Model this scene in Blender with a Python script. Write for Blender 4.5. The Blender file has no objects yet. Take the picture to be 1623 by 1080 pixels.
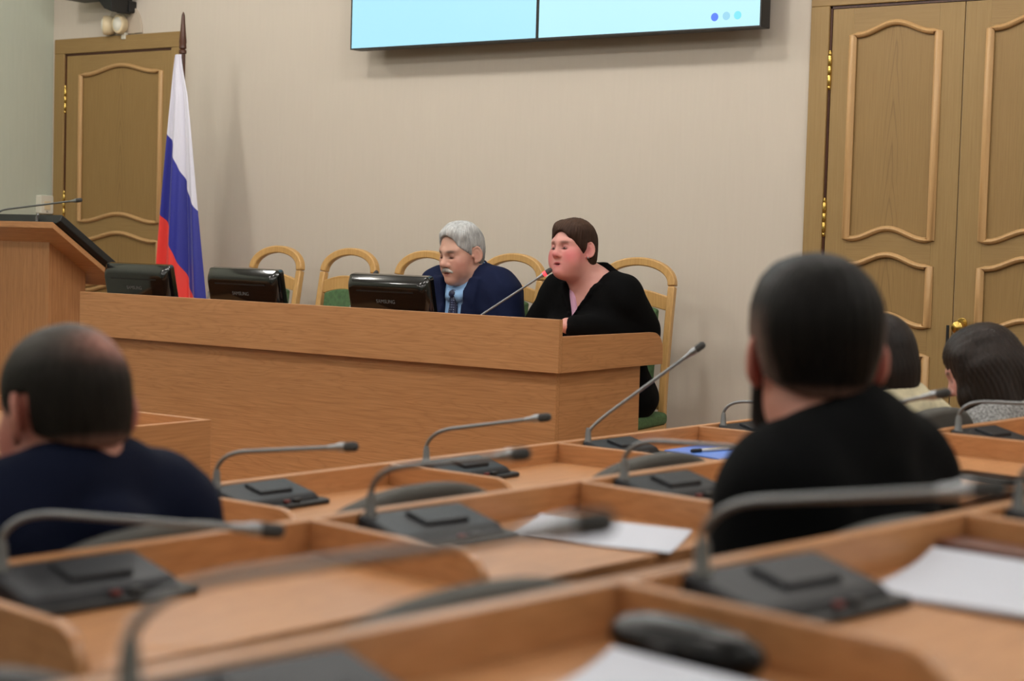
import bpy, bmesh, math, random
import numpy as np
from mathutils import Matrix, Vector
random.seed(7); np.random.seed(7)
scene = bpy.context.scene
col = scene.collection
PI = math.pi

# ------------------------------------------------------------------ camera
FPX, PITCH, ROLL, YAW, CAMZ = 2750.0, .0559, .0283, .6273, 1.32
def ray(u, v):
    """world direction of a pixel of the 1623 x 1080 frame"""
    a, b = u - 811.5, v - 540.0
    cr, sr = math.cos(ROLL), math.sin(ROLL)
    a, b = cr*a + sr*b, -sr*a + cr*b
    X, F, U = a/FPX, 1.0, -b/FPX
    cp, sp = math.cos(PITCH), math.sin(PITCH)
    y1, z1 = cp*F + sp*U, -sp*F + cp*U
    c, s = math.cos(YAW), math.sin(YAW)
    return Vector((c*X - s*y1, s*X + c*y1, z1))
CAMP = Vector((0, 0, CAMZ))
def atz(u, v, z): d = ray(u, v); return CAMP + d*((z - CAMZ)/d.z)
def aty(u, v, y): d = ray(u, v); return CAMP + d*(y/d.y)
def project(p):
    X, Y, Z = p[0], p[1], p[2] - CAMZ
    c, s = math.cos(YAW), math.sin(YAW)
    x1, y1 = c*X + s*Y, -s*X + c*Y
    cp, sp = math.cos(PITCH), math.sin(PITCH)
    F, U = cp*y1 - sp*Z, sp*y1 + cp*Z
    a, b = FPX*x1/F, -FPX*U/F
    cr, sr = math.cos(ROLL), math.sin(ROLL)
    return 811.5 + cr*a - sr*b, 540 + sr*a + cr*b
cam = bpy.data.objects.new('camera', bpy.data.cameras.new('camera'))
col.objects.link(cam)
fw = ray(811.5, 540).normalized()
rt = (ray(812.5, 540) - ray(810.5, 540)).normalized()
up = rt.cross(fw)
cam.matrix_world = Matrix(((rt.x, up.x, -fw.x, 0), (rt.y, up.y, -fw.y, 0), (rt.z, up.z, -fw.z, CAMZ), (0, 0, 0, 1)))
cam.data.sensor_fit = 'HORIZONTAL'; cam.data.sensor_width = 36.0
cam.data.lens = 36.0*FPX/1623.0
cam.data.clip_start = .05
cam.data.dof.use_dof = True
cam.data.dof.focus_distance = 6.55
cam.data.dof.aperture_fstop = 3.6
scene.camera = cam

# ------------------------------------------------------------------ world and exposure
world = bpy.data.worlds.new('world'); scene.world = world; world.use_nodes = True
world.node_tree.nodes['Background'].inputs[0].default_value = (.8, .85, 1, 1)
world.node_tree.nodes['Background'].inputs[1].default_value = .02
scene.view_settings.view_transform = 'Standard'
scene.view_settings.look = 'None'
scene.view_settings.gamma = 1.0
scene.view_settings.use_curve_mapping = False
scene.view_settings.exposure = 0.0
LAMP_W = 24.5          # power of each ceiling lamp
CEIL = 3.45

# ------------------------------------------------------------------ materials
def lin(c):
    return tuple((x/12.92 if x <= .04045 else ((x + .055)/1.055)**2.4) for x in (v/255.0 for v in c)) + (1.0,)
def newmat(name):
    m = bpy.data.materials.new(name); m.use_nodes = True
    nt = m.node_tree
    return m, nt, nt.nodes, nt.links, nt.nodes['Principled BSDF']
def plain(name, c, rough=.5, metal=0., spec=.5, bump=0., bscale=200., emit=None, es=1., coat=0., var=0., vscale=6.):
    m, nt, N, L, b = newmat(name)
    b.inputs['Base Color'].default_value = lin(c)
    b.inputs['Roughness'].default_value = rough
    b.inputs['Metallic'].default_value = metal
    b.inputs['Specular IOR Level'].default_value = spec
    if coat: b.inputs['Coat Weight'].default_value = coat; b.inputs['Coat Roughness'].default_value = .08
    if emit: b.inputs['Emission Color'].default_value = lin(emit); b.inputs['Emission Strength'].default_value = es
    if bump or var:
        tc = N.new('ShaderNodeTexCoord')
        if bump:
            n = N.new('ShaderNodeTexNoise'); n.inputs['Scale'].default_value = bscale; n.inputs['Detail'].default_value = 3
            L.new(tc.outputs['Object'], n.inputs['Vector'])
            bp = N.new('ShaderNodeBump'); bp.inputs['Strength'].default_value = bump; bp.inputs['Distance'].default_value = .002
            L.new(n.outputs['Fac'], bp.inputs['Height']); L.new(bp.outputs['Normal'], b.inputs['Normal'])
        if var:
            n2 = N.new('ShaderNodeTexNoise'); n2.inputs['Scale'].default_value = vscale; n2.inputs['Detail'].default_value = 4
            L.new(tc.outputs['Object'], n2.inputs['Vector'])
            r = N.new('ShaderNodeValToRGB')
            r.color_ramp.elements[0].position = .3; r.color_ramp.elements[1].position = .7
            r.color_ramp.elements[0].color = lin([max(0, x*(1 - var)) for x in c]); r.color_ramp.elements[1].color = lin([min(255, x*(1 + var)) for x in c])
            L.new(n2.outputs['Fac'], r.inputs['Fac']); L.new(r.outputs['Color'], b.inputs['Base Color'])
    return m
def wood(name, light, dark, axis='X', rough=.34, fine=1.0, cath=.5, off=0.):
    """veneer: fine pores stretched along the grain plus wide flowing bands"""
    m, nt, N, L, b = newmat(name)
    tc = N.new('ShaderNodeTexCoord')
    def mp(sl, sc):
        q = N.new('ShaderNodeMapping'); v = [sc, sc, sc]; v['XYZ'.index(axis)] = sl
        q.inputs['Scale'].default_value = v; q.inputs['Location'].default_value = (off, off*.7, off*1.3)
        L.new(tc.outputs['Object'], q.inputs['Vector']); return q
    m1 = mp(5*fine, 170*fine); n1 = N.new('ShaderNodeTexNoise'); n1.inputs['Scale'].default_value = 1; n1.inputs['Detail'].default_value = 5; n1.inputs['Roughness'].default_value = .6
    L.new(m1.outputs[0], n1.inputs['Vector'])
    m2 = mp(1.3*fine, 13*fine); n2 = N.new('ShaderNodeTexNoise'); n2.inputs['Scale'].default_value = 1; n2.inputs['Detail'].default_value = 2; n2.inputs['Distortion'].default_value = .6
    L.new(m2.outputs[0], n2.inputs['Vector'])
    # contour lines of the slow noise = flowing rings
    mu = N.new('ShaderNodeMath'); mu.operation = 'MULTIPLY'; mu.inputs[1].default_value = 30
    L.new(n2.outputs['Fac'], mu.inputs[0])
    fr = N.new('ShaderNodeMath'); fr.operation = 'PINGPONG'; fr.inputs[1].default_value = 1.0
    L.new(mu.outputs[0], fr.inputs[0])
    pw = N.new('ShaderNodeMath'); pw.operation = 'POWER'; pw.inputs[1].default_value = 2.5
    L.new(fr.outputs[0], pw.inputs[0])
    a = N.new('ShaderNodeMath'); a.operation = 'MULTIPLY'; a.inputs[1].default_value = cath
    L.new(pw.outputs[0], a.inputs[0])
    r1 = N.new('ShaderNodeMapRange'); r1.inputs['From Min'].default_value = .35; r1.inputs['From Max'].default_value = .75
    L.new(n1.outputs['Fac'], r1.inputs['Value'])
    ad = N.new('ShaderNodeMath'); ad.operation = 'MULTIPLY_ADD'; ad.inputs[1].default_value = .75
    L.new(r1.outputs[0], ad.inputs[0]); L.new(a.outputs[0], ad.inputs[2])
    mx = N.new('ShaderNodeMix'); mx.data_type = 'RGBA'
    mx.inputs[6].default_value = lin(light); mx.inputs[7].default_value = lin(dark)
    L.new(ad.outputs[0], mx.inputs[0])
    L.new(mx.outputs[2], b.inputs['Base Color'])
    b.inputs['Roughness'].default_value = rough
    b.inputs['Specular IOR Level'].default_value = .4
    bp = N.new('ShaderNodeBump'); bp.inputs['Strength'].default_value = .12; bp.inputs['Distance'].default_value = .001
    L.new(n1.outputs['Fac'], bp.inputs['Height']); L.new(bp.outputs['Normal'], b.inputs['Normal'])
    return m
def attrmat(name, rough=.5, spec=.4, sss=0., streak=0., sscale=(90, 90, 12), bump=.0, bscale=300., sheen=0.):
    """colour from the vertex attribute Col; optional streaks (hair) and relief"""
    m, nt, N, L, b = newmat(name)
    at = N.new('ShaderNodeAttribute'); at.attribute_name = 'Col'
    b.inputs['Roughness'].default_value = rough; b.inputs['Specular IOR Level'].default_value = spec
    if sss: b.inputs['Subsurface Weight'].default_value = sss; b.inputs['Subsurface Radius'].default_value = (1, .35, .2); b.inputs['Subsurface Scale'].default_value = .008
    if sheen: b.inputs['Sheen Weight'].default_value = sheen
    src = at.outputs['Color']
    tc = N.new('ShaderNodeTexCoord')
    if streak:
        q = N.new('ShaderNodeMapping'); q.inputs['Scale'].default_value = sscale
        L.new(tc.outputs['Object'], q.inputs['Vector'])
        n = N.new('ShaderNodeTexNoise'); n.inputs['Scale'].default_value = 1; n.inputs['Detail'].default_value = 4; n.inputs['Roughness'].default_value = .7
        L.new(q.outputs[0], n.inputs['Vector'])
        r = N.new('ShaderNodeMapRange'); r.inputs['From Min'].default_value = .3; r.inputs['From Max'].default_value = .7
        r.inputs['To Min'].default_value = 1 - streak; r.inputs['To Max'].default_value = 1 + streak
        L.new(n.outputs['Fac'], r.inputs['Value'])
        mm = N.new('ShaderNodeVectorMath'); mm.operation = 'SCALE'
        L.new(src, mm.inputs[0]); L.new(r.outputs[0], mm.inputs['Scale']); src = mm.outputs[0]
        bp = N.new('ShaderNodeBump'); bp.inputs['Strength'].default_value = .5; bp.inputs['Distance'].default_value = .003
        L.new(n.outputs['Fac'], bp.inputs['Height']); L.new(bp.outputs['Normal'], b.inputs['Normal'])
    elif bump:
        n = N.new('ShaderNodeTexNoise'); n.inputs['Scale'].default_value = bscale
        L.new(tc.outputs['Object'], n.inputs['Vector'])
        bp = N.new('ShaderNodeBump'); bp.inputs['Strength'].default_value = bump; bp.inputs['Distance'].default_value = .002
        L.new(n.outputs['Fac'], bp.inputs['Height']); L.new(bp.outputs['Normal'], b.inputs['Normal'])
    L.new(src, b.inputs['Base Color'])
    return m

M = {}
M['desk'] = wood('desk_veneer', (196, 142, 96), (163, 112, 70), 'X', cath=.30)
M['desk_y'] = wood('desk_veneer_along_y', (196, 142, 96), (163, 112, 70), 'Y', cath=.30, off=3)
M['desk_v'] = wood('desk_veneer_vertical', (184, 132, 88), (154, 105, 65), 'Z', cath=.25, off=5)
M['door_v'] = wood('door_veneer_vertical', (153, 125, 79), (138, 110, 66), 'Z', cath=.12, rough=.5, off=1)
M['door_h'] = wood('door_veneer_horizontal', (150, 122, 77), (135, 107, 65), 'X', cath=.12, rough=.5, off=2)
def cathedral(name, xc):
    """quarter-cut veneer with a flame figure running up its centre line x = xc"""
    m = wood(name, (147, 118, 72), (131, 102, 59), 'Z', cath=.06, rough=.5, off=8)
    nt = m.node_tree; N, L = nt.nodes, nt.links; b = N['Principled BSDF']
    src = b.inputs['Base Color'].links[0].from_socket
    tc = N.new('ShaderNodeTexCoord'); sp = N.new('ShaderNodeSeparateXYZ'); L.new(tc.outputs['Object'], sp.inputs[0])
    def mth(op, a, b_=None, c=None):
        q = N.new('ShaderNodeMath'); q.operation = op
        for i, v in enumerate((a, b_, c)):
            if v is None: continue
            if isinstance(v, (int, float)): q.inputs[i].default_value = v
            else: L.new(v, q.inputs[i])
        return q.outputs[0]
    n = N.new('ShaderNodeTexNoise'); n.inputs['Scale'].default_value = 3.0; n.inputs['Detail'].default_value = 2; L.new(tc.outputs['Object'], n.inputs['Vector'])
    dx = mth('SUBTRACT', sp.outputs[0], xc); dx = mth('MULTIPLY_ADD', n.outputs['Fac'], .03, mth('SUBTRACT', dx, .015))
    d2 = mth('ABSOLUTE', dx)
    val = mth('ADD', mth('MULTIPLY', mth('POWER', d2, 1.25), 230.0), mth('MULTIPLY', sp.outputs[2], 11.0)); val = mth('MULTIPLY_ADD', n.outputs['Fac'], 4.0, val)
    ln = mth('POWER', mth('PINGPONG', val, 1.0), 5.0)
    msk = N.new('ShaderNodeMapRange'); msk.inputs['From Min'].default_value = .015; msk.inputs['From Max'].default_value = .05; msk.inputs['To Min'].default_value = .55; msk.inputs['To Max'].default_value = 0
    L.new(d2, msk.inputs['Value'])
    mx = N.new('ShaderNodeMix'); mx.data_type = 'RGBA'; L.new(mth('MULTIPLY', ln, msk.outputs[0]), mx.inputs[0]); L.new(src, mx.inputs[6]); mx.inputs[7].default_value = lin((104, 78, 46))
    L.new(mx.outputs[2], b.inputs['Base Color'])
    return m
M['bead'] = wood('door_bead_wood', (192, 154, 106), (176, 137, 90), 'Z', cath=.05, rough=.4)
M['chair'] = wood('chair_beech', (204, 162, 102), (180, 136, 80), 'Z', cath=.12, rough=.32, off=4)
M['green'] = plain('green_upholstery', (74, 104, 66), .85, bump=.3, bscale=500, var=.12, vscale=60)
M['case_black'] = plain('black_case_lacquer', (5, 5, 6), .3, spec=.25)
M['gloss_black'] = plain('black_gloss_plastic', (10, 10, 11), .12, coat=.5)
M['black'] = plain('black_plastic', (16, 16, 17), .45)
M['unit'] = plain('conference_unit_grey', (24, 26, 32), .5, spec=.3, bump=.1, bscale=900)
M['unit_dark'] = plain('conference_unit_black', (22, 22, 24), .5)
M['steel'] = plain('brushed_metal', (150, 152, 154), .35, metal=.9)
M['goose'] = plain('gooseneck_grey', (128, 130, 132), .4, metal=.75)
M['foam'] = plain('microphone_foam', (66, 66, 66), .9, bump=.6, bscale=900)
M['silver'] = plain('silver_cap', (150, 152, 155), .38, metal=.9)
M['red_led'] = plain('red_light_ring', (240, 60, 60), .4, emit=(255, 50, 60), es=2.5)
M['red'] = plain('red_key', (110, 34, 30), .5)
M['brass'] = plain('brass', (200, 168, 90), .25, metal=.95)
M['fabric'] = plain('grey_seat_fabric', (84, 83, 80), .95, bump=.4, bscale=700)
M['paper'] = plain('white_paper', (206, 210, 222), .85)
M['print'] = plain('printed_ink', (120, 122, 130), .8)
M['blue'] = plain('blue_folder', (96, 140, 230), .35)
M['leather'] = plain('brown_leather', (96, 46, 28), .35, bump=.3, bscale=300)
M['cream'] = plain('cream_plastic', (214, 196, 160), .45)
M['white'] = plain('white_plastic', (214, 210, 196), .45)
M['letter'] = plain('grey_lettering', (104, 104, 104), .4)
M['darkwood'] = wood('finial_dark_wood', (84, 48, 32), (50, 28, 20), 'Z', cath=.2)
M['white_metal'] = plain('white_metal', (225, 225, 222), .5)
M['diffuser'] = plain('lamp_diffuser', (250, 248, 240), .6, emit=(255, 246, 232), es=3.0)

def wallpaper(name, c1, c2):
    m, nt, N, L, b = newmat(name)
    tc = N.new('ShaderNodeTexCoord'); q = N.new('ShaderNodeMapping'); q.inputs['Scale'].default_value = (70, 70, 5)
    L.new(tc.outputs['Object'], q.inputs['Vector'])
    n = N.new('ShaderNodeTexNoise'); n.inputs['Scale'].default_value = 1; n.inputs['Detail'].default_value = 4
    L.new(q.outputs[0], n.inputs['Vector'])
    mx = N.new('ShaderNodeMix'); mx.data_type = 'RGBA'; mx.inputs[6].default_value = lin(c1); mx.inputs[7].default_value = lin(c2)
    L.new(n.outputs['Fac'], mx.inputs[0]); L.new(mx.outputs[2], b.inputs['Base Color'])
    b.inputs['Roughness'].default_value = .85; b.inputs['Specular IOR Level'].default_value = .25
    bp = N.new('ShaderNodeBump'); bp.inputs['Strength'].default_value = .1; bp.inputs['Distance'].default_value = .001
    L.new(n.outputs['Fac'], bp.inputs['Height']); L.new(bp.outputs['Normal'], b.inputs['Normal'])
    return m
M['wall'] = wallpaper('beige_wallpaper', (203, 193, 180), (198, 188, 175))
M['wall_side'] = wallpaper('grey_green_wallpaper', (186, 191, 176), (178, 183, 168))
M['ceiling'] = plain('white_ceiling', (186, 185, 180), .9, var=.02)
M['floor'] = plain('brown_carpet', (94, 78, 66), .95, bump=.5, bscale=400, var=.1, vscale=30)

# ------------------------------------------------------------------ mesh helpers
class G:
    """collects vertices and faces of one mesh"""
    def __init__(s): s.v = []; s.f = []
    def add(s, v, f):
        o = len(s.v); s.v += [tuple(p) for p in v]; s.f += [tuple(i + o for i in q) for q in f]; return s
    def box(s, x0, y0, z0, x1, y1, z1):
        return s.add([(x0,y0,z0),(x1,y0,z0),(x1,y1,z0),(x0,y1,z0),(x0,y0,z1),(x1,y0,z1),(x1,y1,z1),(x0,y1,z1)],
                     [(0,3,2,1),(4,5,6,7),(0,1,5,4),(1,2,6,5),(2,3,7,6),(3,0,4,7)])
    def hexa(s, p):     # 8 corners: bottom ring then top ring
        return s.add(p, [(0,3,2,1),(4,5,6,7),(0,1,5,4),(1,2,6,5),(2,3,7,6),(3,0,4,7)])
    def prism(s, poly, fn, t0, t1):
        """poly: 2D outline (counter-clockwise); fn(a, b, t) -> point"""
        n = len(poly)
        v = [fn(a, b, t0) for a, b in poly] + [fn(a, b, t1) for a, b in poly]
        f = [tuple(range(n))[::-1], tuple(range(n, 2*n))] + [(i, (i+1) % n, n + (i+1) % n, n + i) for i in range(n)]
        return s.add(v, f)
    def sweep(s, prof, path, closed=False, upv=(0, 0, 1), scale=None):
        """prof: 2D outline (side, up) carried along the path"""
        P = [Vector(p) for p in path]; n = len(P); k = len(prof); v = []
        upv = Vector(upv)
        for i in range(n):
            a = P[(i-1) % n] if (closed or i > 0) else P[i]
            b = P[(i+1) % n] if (closed or i < n-1) else P[i]
            t = (b - a).normalized()
            sd = t.cross(upv)
            if sd.length < 1e-4: sd = t.cross(Vector((1, 0, 0)))
            sd.normalize(); u = sd.cross(t).normalized()
            c = 1.0
            if (closed or 0 < i < n-1):
                t1 = (P[i] - a).normalized(); t2 = (b - P[i]).normalized()
                c = 1/max(.5, math.cos(t1.angle(t2, 0)/2))
            q = scale[i] if scale else 1.0
            v += [P[i] + sd*(x*c*q) + u*(y*q) for x, y in prof]
        f = []
        for i in range(n if closed else n-1):
            j = (i+1) % n
            for m_ in range(k):
                m2 = (m_+1) % k
                f.append((i*k+m_, i*k+m2, j*k+m2, j*k+m_))
        if not closed: f += [tuple(range(k))[::-1], tuple((n-1)*k + m_ for m_ in range(k))]
        return s.add(v, f)
    def tube(s, path, r, n=10):
        """round tube with a stable frame; r may be a list"""
        P = [Vector(p) for p in path]; m = len(P)
        R = r if isinstance(r, (list, tuple)) else [r]*m
        v = []; nrm = None
        for i in range(m):
            t = (P[min(i+1, m-1)] - P[max(i-1, 0)]).normalized()
            if nrm is None:
                nrm = t.orthogonal().normalized()
            else:
                nrm = (nrm - t*nrm.dot(t)); nrm = nrm.normalized() if nrm.length > 1e-6 else t.orthogonal().normalized()
            bn = t.cross(nrm)
            v += [P[i] + (nrm*math.cos(2*PI*j/n) + bn*math.sin(2*PI*j/n))*R[i] for j in range(n)]
        f = [(i*n+j, i*n+(j+1) % n, (i+1)*n+(j+1) % n, (i+1)*n+j) for i in range(m-1) for j in range(n)]
        f += [tuple(range(n))[::-1], tuple((m-1)*n+j for j in range(n))]
        return s.add(v, f)
    def lathe(s, prof, n=20, c=(0, 0, 0)):
        """prof: (radius, z) from bottom to top"""
        m = len(prof); v = []
        for r, z in prof: v += [(c[0] + r*math.cos(2*PI*j/n), c[1] + r*math.sin(2*PI*j/n), c[2] + z) for j in range(n)]
        f = [(i*n+j, i*n+(j+1) % n, (i+1)*n+(j+1) % n, (i+1)*n+j) for i in range(m-1) for j in range(n)]
        f += [tuple(range(n))[::-1], tuple((m-1)*n+j for j in range(n))]
        return s.add(v, f)
    def ell(s, c, r, n=16, m=10):
        prof = [(math.sin(PI*i/m), -math.cos(PI*i/m)) for i in range(m+1)]
        prof[0] = (1e-4, -1); prof[-1] = (1e-4, 1)
        o = len(s.v); s.lathe(prof, n)
        s.v[o:] = [(c[0]+x*r[0], c[1]+y*r[1], c[2]+z*r[2]) for x, y, z in s.v[o:]]
        return s
    def grid(s, rows):
        n = len(rows[0]); v = [p for r in rows for p in r]
        return s.add(v, [(i*n+j, i*n+j+1, (i+1)*n+j+1, (i+1)*n+j) for i in range(len(rows)-1) for j in range(n-1)])
    def xf(s, mat):
        s.v = [tuple(mat @ Vector(p)) for p in s.v]; return s
def rrect(w, h, r, n=4):
    """rounded rectangle outline centred on the origin"""
    p = []
    for cx, cy, a0 in ((w/2-r, h/2-r, 0), (-w/2+r, h/2-r, PI/2), (-w/2+r, -h/2+r, PI), (w/2-r, -h/2+r, 1.5*PI)):
        p += [(cx + r*math.cos(a0 + PI/2*i/n), cy + r*math.sin(a0 + PI/2*i/n)) for i in range(n+1)]
    return p
def obj(name, g, mat, parent=None, smooth=False, bevel=0., seg=2, solid=0.):
    me = bpy.data.meshes.new(name); me.from_pydata(g.v, [], g.f); me.validate(); me.update()
    bm = bmesh.new(); bm.from_mesh(me); bmesh.ops.recalc_face_normals(bm, faces=bm.faces); bm.to_mesh(me); bm.free()
    o = bpy.data.objects.new(name, me); col.objects.link(o)
    me.materials.append(M[mat] if isinstance(mat, str) else mat)
    if smooth:
        me.polygons.foreach_set('use_smooth', [True]*len(me.polygons))
        if smooth != 'full':
            try: me.set_sharp_from_angle(angle=math.radians(40))
            except Exception: pass
    if solid: q = o.modifiers.new('solid', 'SOLIDIFY'); q.thickness = solid; q.offset = 0
    if bevel:
        q = o.modifiers.new('bevel', 'BEVEL'); q.width = bevel; q.segments = seg; q.limit_method = 'ANGLE'; q.angle_limit = .6
        q.harden_normals = False
    if parent: o.parent = parent
    return o
def tag(o, label=None, cat=None, group=None, kind=None):
    if label: o['label'] = label
    if cat: o['category'] = cat
    if group: o['group'] = group
    if kind: o['kind'] = kind
    return o
def thing(name, label, cat, loc=(0, 0, 0), rz=0., group=None, kind=None):
    o = bpy.data.objects.new(name, None); col.objects.link(o); o.empty_display_size = .1
    o.location = loc; o.rotation_euler = (0, 0, rz)
    return tag(o, label, cat, group, kind)
def copy_tree(o, parent=None):
    c = o.copy(); col.objects.link(c); c.parent = parent
    for ch in list(o.children): copy_tree(ch, c)
    return c
def text(name, body, size, mat, parent, loc, rot, ext=.0004):
    cu = bpy.data.curves.new(name, 'FONT'); cu.body = body; cu.size = size; cu.extrude = ext; cu.align_x = 'CENTER'; cu.align_y = 'CENTER'
    t = bpy.data.objects.new('tmp_text', cu); col.objects.link(t)
    dg = bpy.context.evaluated_depsgraph_get(); me = bpy.data.meshes.new_from_object(t.evaluated_get(dg)); me.name = name
    bpy.data.objects.remove(t); bpy.data.curves.remove(cu)
    me.materials.clear(); me.materials.append(M[mat])
    o = bpy.data.objects.new(name, me); col.objects.link(o); o.parent = parent; o.location = loc; o.rotation_euler = rot
    return o
# ------------------------------------------------------------------ the room
WY = 6.26             # back wall plane
XL, XR, YF = -7.70, 4.2, -4.6
def struct(name, g, mat, **k):
    o = obj(name, g, mat, **k); o['kind'] = 'structure'; return o
struct('floor', G().box(XL-.1, YF-.1, -.1, XR+.1, WY+.1, 0), 'floor')
struct('floor_step', G().box(-1.95, YF, 0, XR, 5.2, .095), 'floor')
struct('floor_step', G().box(-1.08, YF, .095, XR, 5.2, .19), 'floor')
struct('floor_step', G().box(-.22, YF, .19, XR, 5.2, .285), 'floor')
DZ = .20
struct('floor_platform', G().box(XL, 4.55, 0, -3.2, WY, DZ), 'desk', bevel=.004)
struct('ceiling', G().box(XL-.1, YF-.1, CEIL, XR+.1, WY+.1, CEIL+.1), 'ceiling')
struct('wall_back', G().box(XL-.1, WY, 0, XR+.1, WY+.12, CEIL), 'wall')
struct('wall_left', G().box(XL-.12, YF-.1, 0, XL, WY, CEIL), 'wall_side')
struct('wall_right', G().box(XR, YF-.1, 0, XR+.12, WY, CEIL), 'wall_side')
struct('wall_front', G().box(XL, YF-.12, 0, XR, YF, CEIL), 'wall_side')
struct('baseboard_back', G().box(-3.2, WY-.018, 0, -3.12, WY, .09), 'door_h')
struct('baseboard_left', G().box(XL, YF, 0, XL+.018, 4.55, .09), 'door_h')

# ceiling lamps: white tray, glowing diffuser, and its area light
def ceiling_lamp(x, y, label, w=LAMP_W):
    t = thing('ceiling_lamp', label, 'ceiling lamp', (x, y, CEIL), 0, 'ceiling lamps')
    obj('lamp_tray', G().lathe([(.19, -.022), (.19, -.004), (.185, 0)], 28), 'white_metal', t, smooth=True)
    obj('diffuser', G().lathe([(.01, -.105), (.06, -.10), (.11, -.083), (.145, -.055), (.155, -.022)], 28), 'diffuser', t, smooth=True)
    l = bpy.data.lights.new('lamp_light', 'POINT'); l.shadow_soft_size = .09; l.energy = w; l.color = (1.0, .965, .915)
    lo = bpy.data.objects.new('lamp_light', l); col.objects.link(lo); lo.parent = t; lo.location = (0, 0, -.21)
    return t
for iy, y in enumerate((4.7, 3.1, 1.0, -1.4)):
    for ix, x in enumerate((-6.6, -5.1, -3.6, -1.9, 0.1, 2.2)):
        ceiling_lamp(x, y, w=LAMP_W*(1.3, 1.0, .85, .85)[iy]*(.8, 1.0, 1.05, 1.0, .95, .9)[ix], label='round white ceiling lamp with glowing opal dome, one of the ceiling grid')

# ------------------------------------------------------------------ doors
def hump(t):
    """arched rail line: flat ends, one smooth rise in the middle"""
    t = min(1, max(0, (t - .06)/.88)); return (.5 - .5*math.cos(2*PI*t))
def panel_outline(x0, x1, z0, z1, A, n=18):
    p = [(x0 + (x1-x0)*i/n, z0 + A*hump(i/n)) for i in range(n+1)]
    p += [(x1 - (x1-x0)*i/n, z1 + A*hump(1 - i/n)) for i in range(n+1)]
    return p
def door_leaf(par, x0, x1, zb, zt, pa, pb, panels, y=WY, thick=.035, A=.042):
    """leaf built of two stiles, rails between them, field panels and bead mouldings"""
    f = y - .004          # leaf front face, slightly in front of wall plane
    par = obj('door_leaf', G().box(x0+.001, f+.002, zb+.001, x1-.001, f+.034, zt-.001), 'door_v', par)
    for a, b in ((x0, pa), (pb, x1)):
        obj('stile', G().box(a, f-thick+.03, zb, b, f+.03, zt), 'door_v', par, bevel=.001)
    zs = [zb] + [q for p in panels for q in p] + [zt]
    zs = sorted(zs)
    for i in range(0, len(zs), 2):
        lo = zs[i] - (0 if i == 0 else .0); hi = zs[i+1]
        if i == 0: g = G().prism([(pa, lo), (pb, lo)] + [(pb - (pb-pa)*k/18, hi + A*hump(k/18)) for k in range(19)], lambda a, b, t: (a, t, b), f-thick+.03, f+.03)
        elif i == len(zs)-2: g = G().prism([(pa + (pb-pa)*k/18, lo + A*hump(k/18)) for k in range(19)] + [(pb, hi), (pa, hi)], lambda a, b, t: (a, t, b), f-thick+.03, f+.03)
        else: g = G().prism(panel_outline(pa, pb, lo, hi, A), lambda a, b, t: (a, t, b), f-thick+.03, f+.03)
        obj('rail', g, 'door_h', par)
    pm = cathedral('door_panel_veneer', (pa+pb)/2)
    for lo, hi in panels:
        o = panel_outline(pa, pb, lo, hi, A)
        obj('field_panel', G().prism(o, lambda a, b, t: (a, t, b), f-.001, f+.02), pm, par)
        c = ((pa+pb)/2, (lo+hi)/2)
        path = []
        for k, (a, b) in enumerate(o):
            path.append((a, f-.006, b))
        prof = [(-.011, -.002), (-.011, .004), (-.006, .011), (.0, .0135), (.006, .011), (.011, .004), (.011, -.002)]
        path = [p for i, p in enumerate(path) if i == 0 or (Vector(p)-Vector(path[i-1])).length > 1e-5]
        # shrink slightly so that the bead lies on the joint
        obj('bead_moulding', G().sweep(prof, path, True, (0, -1, 0)), 'bead', par, smooth=True)
def hinge(par, x, z, y=WY-.012):
    g = G().lathe([(.004, -.075), (.0075, -.07), (.0075, -.062), (.006, -.06), (.0085, -.056), (.0085, -.02), (.007, -.018), (.0085, -.016), (.0085, .016), (.007, .018), (.0085, .02), (.0085, .056), (.006, .06), (.0075, .064), (.004, .078)], 12, (x, y, z))
    obj('hinge', g, 'brass', par, smooth=True)
def casing(par, x0, x1, zb, zt, w=.08, head=True):
    y0 = WY - .022
    obj('casing', G().box(x0-w, y0, zb, x0, WY, zt), 'door_v', par, bevel=.003)
    obj('casing', G().box(x1, y0, zb, x1+w, WY, zt), 'door_v', par, bevel=.003)
    obj('casing', G().box(x0-w, y0, zt, x1+w, WY, zt+w), 'door_h', par, bevel=.003)
    for a, b in ((x0, x0+.008), (x1-.008, x1)):
        obj('door_stop', G().box(a, WY-.012, zb, b, WY+.0, zt), 'darkwood', par)
    obj('door_stop', G().box(x0, WY-.012, zt-.01, x1, WY+.0, zt), 'darkwood', par)
d1 = tag(thing('door_1', None, None), kind='structure')
door_leaf(d1, -7.574, -6.754, DZ+.01, 2.268, -7.457, -6.829, [(.42, 1.0), (1.05-.02, 1.275), (1.376, 2.163)][0:1] + [(1.03, 1.275), (1.376, 2.163)])
casing(d1, -7.584, -6.744, DZ, 2.28)
hinge(d1, -7.582, 2.033); hinge(d1, -7.582, 1.461); hinge(d1, -7.582, .55)
d2 = tag(thing('door_2', None, None), kind='structure')
X2 = -3.029; LW = .54
pans = [(.25, .935), (1.047, 1.275), (1.376, 2.163)]
door_leaf(d2, X2+.002, X2+LW-.002, .01, 2.268, X2+.091, X2+.44, pans)
door_leaf(d2, X2+LW+.002, X2+2*LW-.002, .01, 2.268, X2+LW+(LW-.44), X2+LW+(LW-.091), pans)
casing(d2, X2-.008, X2+2*LW+.008, 0, 2.28)
for z in (2.03, 1.456, .4): hinge(d2, X2-.004, z); hinge(d2, X2+2*LW+.004, z)
hx = -2.44; hz = 1.055
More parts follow.
